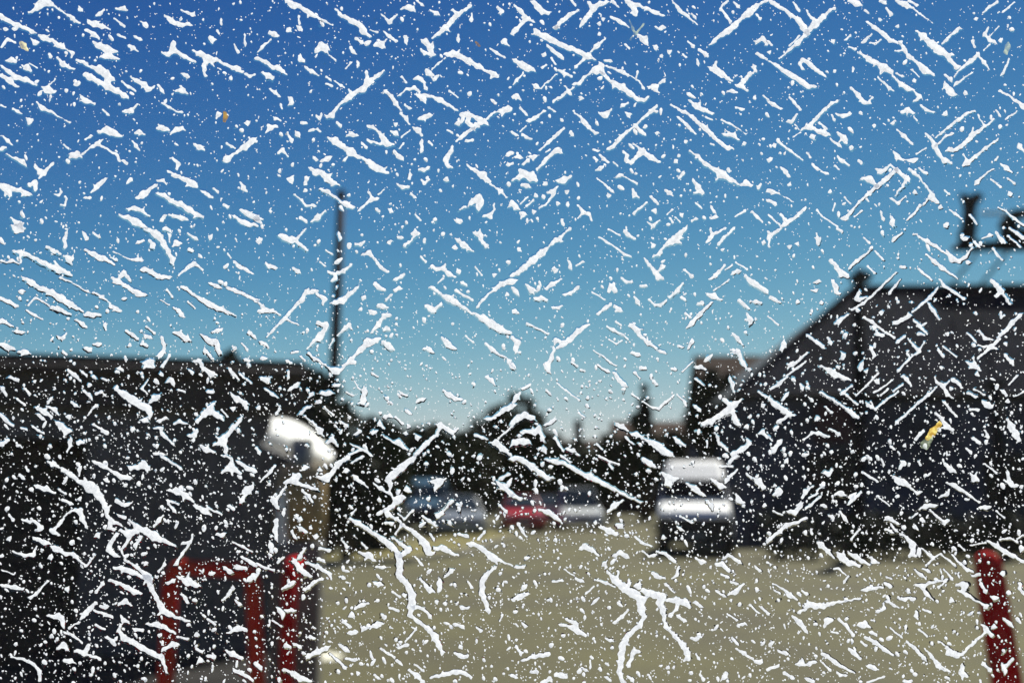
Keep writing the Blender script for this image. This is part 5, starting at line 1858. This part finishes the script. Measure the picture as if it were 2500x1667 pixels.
# ================================================================== THE SPATTERED WINDOW
S = PANE_D / F_PX                          # metres on the glass per photograph pixel
win = bpy.data.objects.new('car_window', None); COL.objects.link(win)
win.empty_display_size = 0.1
axis = Vector((0, cp, sp)); upv = Vector((0, -sp, cp))
HW, HH = 0.62, 0.37
win.location = EYE + axis * PANE_D - upv * HH
win.rotation_euler = (PITCH, 0, 0)         # the pane leans back a little towards the viewer
tag(win, 'clear vehicle window spattered all over with white foam streaks and drops', 'window')
k = MB(); k.box((0, -0.0022, HH), (2 * HW, 0.004, 2 * HH)); k.build('glass_pane', M['pane'], win)
k = MB()
for s_ in (-1, 1):
    k.box((0, -0.002, HH + s_ * HH), (2 * HW + .03, 0.022, 0.03)); k.box((s_ * HW, -0.002, HH), (0.03, 0.0215, 2 * HH - .0302))
k.build('rubber_seal', M['rubber'], win)

JR = random.Random(31)
def parse(txt, tx, ty):
    out = []
    s = 625.0 / 1763.0
    for line in txt.strip().splitlines():
        segs = []
        for ch in line.split(';'):
            pts = []
            for w_ in ch.split():
                x, y, r = [float(q) for q in w_.split(',')]
                if r <= 2.0:
                    pts = [] ; continue
                pts.append((x * s + tx, y * s + ty, r * s))
            if len(pts) == 1:
                x, y, r = pts[0]
                if r < 3: segs.append((pts[0], pts[0]))
                else:
                    a0 = JR.random() * 6.28; n_ = JR.choice((3, 3, 4))
                    for k_ in range(n_):
                        a_ = a0 + k_ * 6.28 / n_ + JR.gauss(0, .25); q = r * JR.uniform(1.0, 1.45)
                        segs.append(((x, y, r * .74), (x + q * math.cos(a_), y + q * math.sin(a_), r * .12)))
            elif len(pts) > 1:
                for e, f_ in ((0, 1), (-1, -2)):
                    dx, dy = pts[e][0] - pts[f_][0], pts[e][1] - pts[f_][1]; L = math.hypot(dx, dy)
                    if L > 1 and JR.random() < .8 and min(abs(pts[e][0] - tx), 1e9) > 3:
                        q = pts[e][2] * JR.uniform(1.0, 1.9); a_ = math.atan2(dy, dx) + JR.gauss(0, .35)
                        tip = (pts[e][0] + q * math.cos(a_), pts[e][1] + q * math.sin(a_), pts[e][2] * .1)
                        segs.append(((pts[e][0], pts[e][1], pts[e][2] * .82), tip))
                        pts[e] = (pts[e][0], pts[e][1], pts[e][2] * .86)
                for (x, y, r) in pts:
                    if r > 4.2 and JR.random() < .5:
                        a_ = JR.random() * 6.28; q = r * JR.uniform(1.4, 2.0)
                        segs.append(((x, y, r * .6), (x + q * math.cos(a_), y + q * math.sin(a_), r * .1)))
                pts = [(x, y, r * (.86 if r > 2.6 else .95)) for x, y, r in pts]
            for a, b in zip(pts, pts[1:]):
                if math.hypot(a[0] - b[0], a[1] - b[1]) < 110: segs.append((a, b))
                else: segs.append((a, a)); segs.append((b, b))
        if segs: out.append(segs)
    return out
blobs = []
for i, T in enumerate(TRACE):
    blobs += parse(T, (i % 4) * 625.0, (i // 4) * 555.7)

def field(X, Y, segs, k=3.4):
    f = None
    for (a, b) in segs:
        ax, ay, ar = a; bx, by, br = b
        dx, dy = bx - ax, by - ay; L2 = dx * dx + dy * dy
        if L2 < 1e-6: d = np.hypot(X - ax, Y - ay) - ar
        else:
            t = np.clip(((X - ax) * dx + (Y - ay) * dy) / L2, 0, 1)
            d = np.hypot(X - ax - t * dx, Y - ay - t * dy) - (ar + (br - ar) * t)
        if f is None: f = d
        else:
            h = np.clip(0.5 + 0.5 * (d - f) / k, 0, 1)
            f = d * (1 - h) + f * h - k * h * (1 - h)
    return f
def blob_mesh(segs, seed, grow=0.0, dy=0.0, step=1.5, slope=0.09, hmax=1.3, amp=1.0):
    """vertices (pane metres) and faces of one spattered shape; px space"""
    rnd = random.Random(seed)
    xs = [q[0] for s_ in segs for q in s_]; ys = [q[1] for s_ in segs for q in s_]; rs = [q[2] for s_ in segs for q in s_]
    m = max(rs) + 5 + grow
    x0, x1, y0, y1 = min(xs) - m, max(xs) + m, min(ys) - m, max(ys) + m
    nx, ny = int((x1 - x0) / step) + 2, int((y1 - y0) / step) + 2
    X, Y = np.meshgrid(x0 + np.arange(nx) * step, y0 + np.arange(ny) * step)
    ph = [rnd.random() * 6.28 for _ in range(8)]
    a = amp * min(1.0, 0.28 + 0.09 * max(rs))
    WX = X + a * (np.sin(Y * .31 + ph[0]) + .6 * np.sin(X * .53 + Y * .27 + ph[1])) + .22 * a * np.sin(X * .7 - Y * .8 + ph[2])
    WY = Y - dy + a * (np.sin(X * .29 + ph[3]) + .6 * np.sin(Y * .49 - X * .33 + ph[4])) + .22 * a * np.sin(X * .75 + Y * .6 + ph[5])
    F = field(WX, WY, segs) - grow + 0.45 * a * np.sin(X * .41 + ph[6]) * np.sin(Y * .37 + ph[7])
    C = (F[:-1, :-1] + F[1:, :-1] + F[:-1, 1:] + F[1:, 1:]) / 4
    inc = C < 0
    if not inc.any(): return None
    use = np.zeros(F.shape, int); tot = np.zeros(F.shape, int)
    for (sy, sx) in ((0, 0), (1, 0), (0, 1), (1, 1)):
        use[sy:ny - 1 + sy, sx:nx - 1 + sx] += inc; tot[sy:ny - 1 + sy, sx:nx - 1 + sx] += 1
    gy, gx_ = np.gradient(F, step)
    gn = np.maximum(gx_ ** 2 + gy ** 2, 0.15)
    edge = (use > 0) & (use < 4)
    mv = np.clip(F, -step, step)
    PX = np.where(edge, X - mv * gx_ / gn, X); PY = np.where(edge, Y - mv * gy / gn, Y)
    dep = np.maximum(-F, 0)
    Hh_ = np.where(edge, 0.0, hmax * (1 - np.exp(-dep * slope / hmax)))
    idx = -np.ones(F.shape, int); sel = use > 0; idx[sel] = np.arange(sel.sum())
    V = np.stack([(PX[sel] - 1250) * S, 0.0009 + Hh_[sel] * S, HH + (833.5 - PY[sel]) * S], 1)
    jy, jx = np.nonzero(inc)
    Fc = np.stack([idx[jy, jx], idx[jy + 1, jx], idx[jy + 1, jx + 1], idx[jy, jx + 1]], 1)   # normal points outwards (+Y)
    return V, Fc, inc.sum() * step * step
def join(lst):
    vs, fs, n = [], [], 0
    for v, f in lst:
        vs.append(v); fs.append(f + n); n += len(v)
    return np.concatenate(vs), np.concatenate(fs)
def smooth(o):
    o.data.polygons.foreach_set('use_smooth', np.ones(len(o.data.polygons), bool)); return o

res = []
for i, sg in enumerate(blobs):
    q = blob_mesh(sg, i)
    if q: res.append((q[2], i, q))
res.sort(key=lambda t: -t[0])
BIG = 298
for n_, (ar, i, q) in enumerate(res[:BIG]):
    c = q[0].mean(0); c[1] = 0
    xs = [p[0] for s_ in blobs[i] for p in s_]; ys = [p[1] for s_ in blobs[i] for p in s_]
    el = max(max(xs) - min(xs), max(ys) - min(ys))
    o = np_mesh('foam_streak' if el > 22 else 'foam_drop', q[0] - c, q[1], M['foam'], win)
    o.location = c; smooth(o)
rest = [(q[0], q[1]) for ar, i, q in res[BIG:]]

# the fine spray between them: thousands of small flecks
rnd = random.Random(5)
occ = np.zeros((1700 // 4, 2520 // 4), bool)
Yg, Xg = np.mgrid[0:1700:4, 0:2520:4].astype(float)
for sg in blobs:
    xs = [q[0] for s_ in sg for q in s_]; ys = [q[1] for s_ in sg for q in s_]; mr = max(q[2] for s_ in sg for q in s_) + 6
    a0, a1 = max(0, int((min(ys) - mr) / 4)), min(occ.shape[0], int((max(ys) + mr) / 4) + 1)
    b0, b1 = max(0, int((min(xs) - mr) / 4)), min(occ.shape[1], int((max(xs) + mr) / 4) + 1)
    if a1 > a0 and b1 > b0: occ[a0:a1, b0:b1] |= field(Xg[a0:a1, b0:b1], Yg[a0:a1, b0:b1], sg) < 3.0
def fleck(x, y, r, rnd, n=9):
    e = 1 + abs(rnd.gauss(0, .55)); th = rnd.choice((R(42), R(55), R(78), R(90), R(-48))) + rnd.gauss(0, .22)
    ca, sa = math.cos(th), math.sin(th)
    ph = rnd.random() * 6.28; tip = rnd.random() * .5
    ring1 = []
    for k_ in range(n):
        a_ = 2 * math.pi * k_ / n
        rr = r * (1 + .18 * math.sin(2 * a_ + ph) + .12 * (rnd.random() - .5))
        u, v = rr * math.cos(a_) * e, rr * math.sin(a_) * (1 - tip * math.cos(a_))
        ring1.append((x + u * ca - v * sa, y + u * sa + v * ca))
    h1, h0 = r * .16, r * .14
    V = [((px_ - 1250) * S, 0.0004, HH + (833.5 - py_) * S) for px_, py_ in ring1]
    V += [((x + (px_ - x) * .6 - 1250) * S, 0.0004 + h0 * S, HH + (833.5 - (y + (py_ - y) * .6)) * S) for px_, py_ in ring1]
    V.append(((x - 1250) * S, 0.0004 + h1 * S, HH + (833.5 - y) * S))
    Fq = [(k_, k_ + n, (k_ + 1) % n + n, (k_ + 1) % n)[::1] for k_ in range(n)]
    Ft = [(k_ + n, 2 * n, (k_ + 1) % n + n) for k_ in range(n)]
    return V, Fq, Ft
fV, fF = [], []
wV, wF = [], []
def put(x, y, r, n=9):
    V, Fq, Ft = fleck(x, y, r, rnd, n); n0 = len(fV)
    fV.extend(V); fF.extend(tuple(i + n0 for i in f) for f in Fq + Ft)
    if r > 1.7:
        V, Fq, Ft = fleck(x + rnd.uniform(-.3, .5), y + .5 + r * .12, r * 1.14 + .5, rnd); n0 = len(wV)
        V = [(a_, 0.00012 + (b_ - .0004) * 1.4, c_) for a_, b_, c_ in V]
        wV.extend(V); wF.extend(tuple(i + n0 for i in f) for f in Fq + Ft)
tries = 0; cnt = 0
GX, GY = 0.62 / S, 0.37 / S
while cnt < 7200 and tries < 90000:
    tries += 1
    x, y = rnd.uniform(0, 2500), rnd.uniform(0, 1667)
    low = min(1, max(0, (y - 800) / 400)); dens = 0.45 + 0.55 * min(1, max(0, (y - 700) / 350))
    if rnd.random() > dens: continue
    j, i = int(y / 4), int(x / 4)
    if occ[j, i]: continue
    r = min(5.2, 1.0 * (1 + .22 * low) * math.exp(abs(rnd.gauss(0, .62))))
    put(x, y, r); cnt += 1
    if r > 2.5:
        q = int(r / 4) + 1; occ[max(0, j - q):j + q + 1, max(0, i - q):i + q + 1] = True
cnt = 0
while cnt < 11000:                        # mist
    x, y = rnd.uniform(0, 2500), rnd.uniform(0, 1667)
    if rnd.random() > 0.45 + 0.55 * min(1, max(0, (y - 650) / 350)): continue
    put(x, y, rnd.uniform(.45, 1.15), 6); cnt += 1
# beyond the frame the spatter simply goes on
cnt = 0
while cnt < 3600:
    x, y = rnd.uniform(1250 - GX, 1250 + GX), rnd.uniform(833 - GY, 833 + GY)
    if -8 < x < 2508 and -8 < y < 1675: continue
    put(x, y, min(6, 1.5 * math.exp(abs(rnd.gauss(0, .6))))); cnt += 1
out_ = []
for i in range(700):
    sg = blobs[rnd.randrange(len(blobs))]
    cx = sum(s_[0][0] for s_ in sg) / len(sg); cy = sum(s_[0][1] for s_ in sg) / len(sg)
    x, y = rnd.uniform(1250 - GX + 60, 1250 + GX - 60), rnd.uniform(833 - GY + 60, 833 + GY - 60)
    if -110 < x < 2610 and -110 < y < 1777: continue
    sg2 = [((a[0] - cx + x, a[1] - cy + y, a[2]), (b[0] - cx + x, b[1] - cy + y, b[2])) for a, b in sg]
    q = blob_mesh(sg2, 5000 + i, step=2.6)
    if q: out_.append((q[0], q[1]))
v, f = join(rest + out_)
# join the two kinds of small marks into one counted-as-mass part
vv = [tuple(p) for p in v] + fV
n0 = len(v); ff = [tuple(q) for q in f.tolist()] + [tuple(i + n0 for i in q) for q in fF]
o = raw('foam_flecks', vv, ff, M['foam'], win, smooth=True)
tag(o, 'small white flecks sprayed between the larger streaks', kind='stuff')
# clear water standing round every mark, a hair wider and lower than the foam
wl_ = []
for ar, i, q in res:
    mr = max(p[2] for s_ in blobs[i] for p in s_)
    ox, oy = JR.uniform(-1.3, 1.6), JR.uniform(-.6, 1.2) * (1 + min(1.2, .2 * mr))
    wsg = [((a[0] + ox, a[1], a[2]), (b[0] + ox, b[1], b[2])) for a, b in blobs[i]]
    w_ = blob_mesh(wsg, i, grow=0.6 + min(1.6, .2 * mr) * JR.uniform(.4, 1.3), dy=oy, step=1.7, slope=0.75, hmax=3.4)
    if w_:
        V = w_[0].copy(); V[:, 1] = 0.00012 + (V[:, 1] - 0.0009) * .7
        wl_.append((V, w_[1]))
v, f = join(wl_)
vv = [tuple(p) for p in v] + wV
n0 = len(v); ff = [tuple(q) for q in f.tolist()] + [tuple(i + n0 for i in q) for q in wF]
o = raw('water_film', vv, ff, M['water'], win, smooth=True)
tag(o, 'clear water edging the white marks', kind='stuff')
# dirt on the glass
def smear(name, segs, m, label, seed):
    q = blob_mesh(segs, seed, step=1.6, slope=.2, hmax=2)
    o = np_mesh(name, q[0], q[1], m, win); smooth(o); o['label'] = label
def sg(*pts): return [(a, b) for a, b in zip(pts, pts[1:])]
YEL = smear_mat('amber_smear', (0.75, 0.42, 0.05), (0.8, 0.72, 0.25), 0.25)
PALE = smear_mat('pale_smear', (0.35, 0.42, 0.30), (0.55, 0.62, 0.45), 0.6)
BRN = smear_mat('brown_speck', (0.10, 0.05, 0.01), (0.35, 0.22, 0.06), 0.3)
smear('insect_smear', sg((2268, 1068, 7), (2280, 1052, 8), (2296, 1034, 5)), YEL, 'amber insect smear over the dark shed', 901)
smear('insect_smear', sg((2256, 1086, 9), (2270, 1074, 8), (2262, 1090, 7)), PALE, 'pale greenish tail of the insect smear', 902)
smear('dirt_speck', sg((548, 276, 5), (550, 284, 6), (546, 296, 3)), BRN, 'brown dirt speck low left in the deep blue sky', 903)
smear('dirt_speck', sg((50, 104, 5), (56, 112, 7), (64, 122, 4)), smear_mat('ochre_speck', (.5, .42, .2), (.75, .7, .45), .3), 'ochre speck near the top left corner', 904)
smear('dirt_speck', sg((1537, 48, 1.5), (1546, 70, 2.5), (1552, 84, 3)) + sg((1552, 84, 2.5), (1572, 58, 2)) + sg((1550, 80, 2), (1540, 96, 2)), PALE, 'thin greenish cross-shaped smear high right of centre', 905)
smear('dirt_speck', sg((2464, 104, 3), (2462, 114, 7), (2458, 128, 5)), PALE, 'faint pale oval mark near the top right corner', 906)
smear('dirt_speck', sg((1161, 102, 2), (1170, 112, 3)), BRN, 'tiny dark nick in the sky high left of centre', 907)
SC.render.film_transparent = False
SC.cycles.max_bounces = 12
SC.cycles.transparent_max_bounces = 16
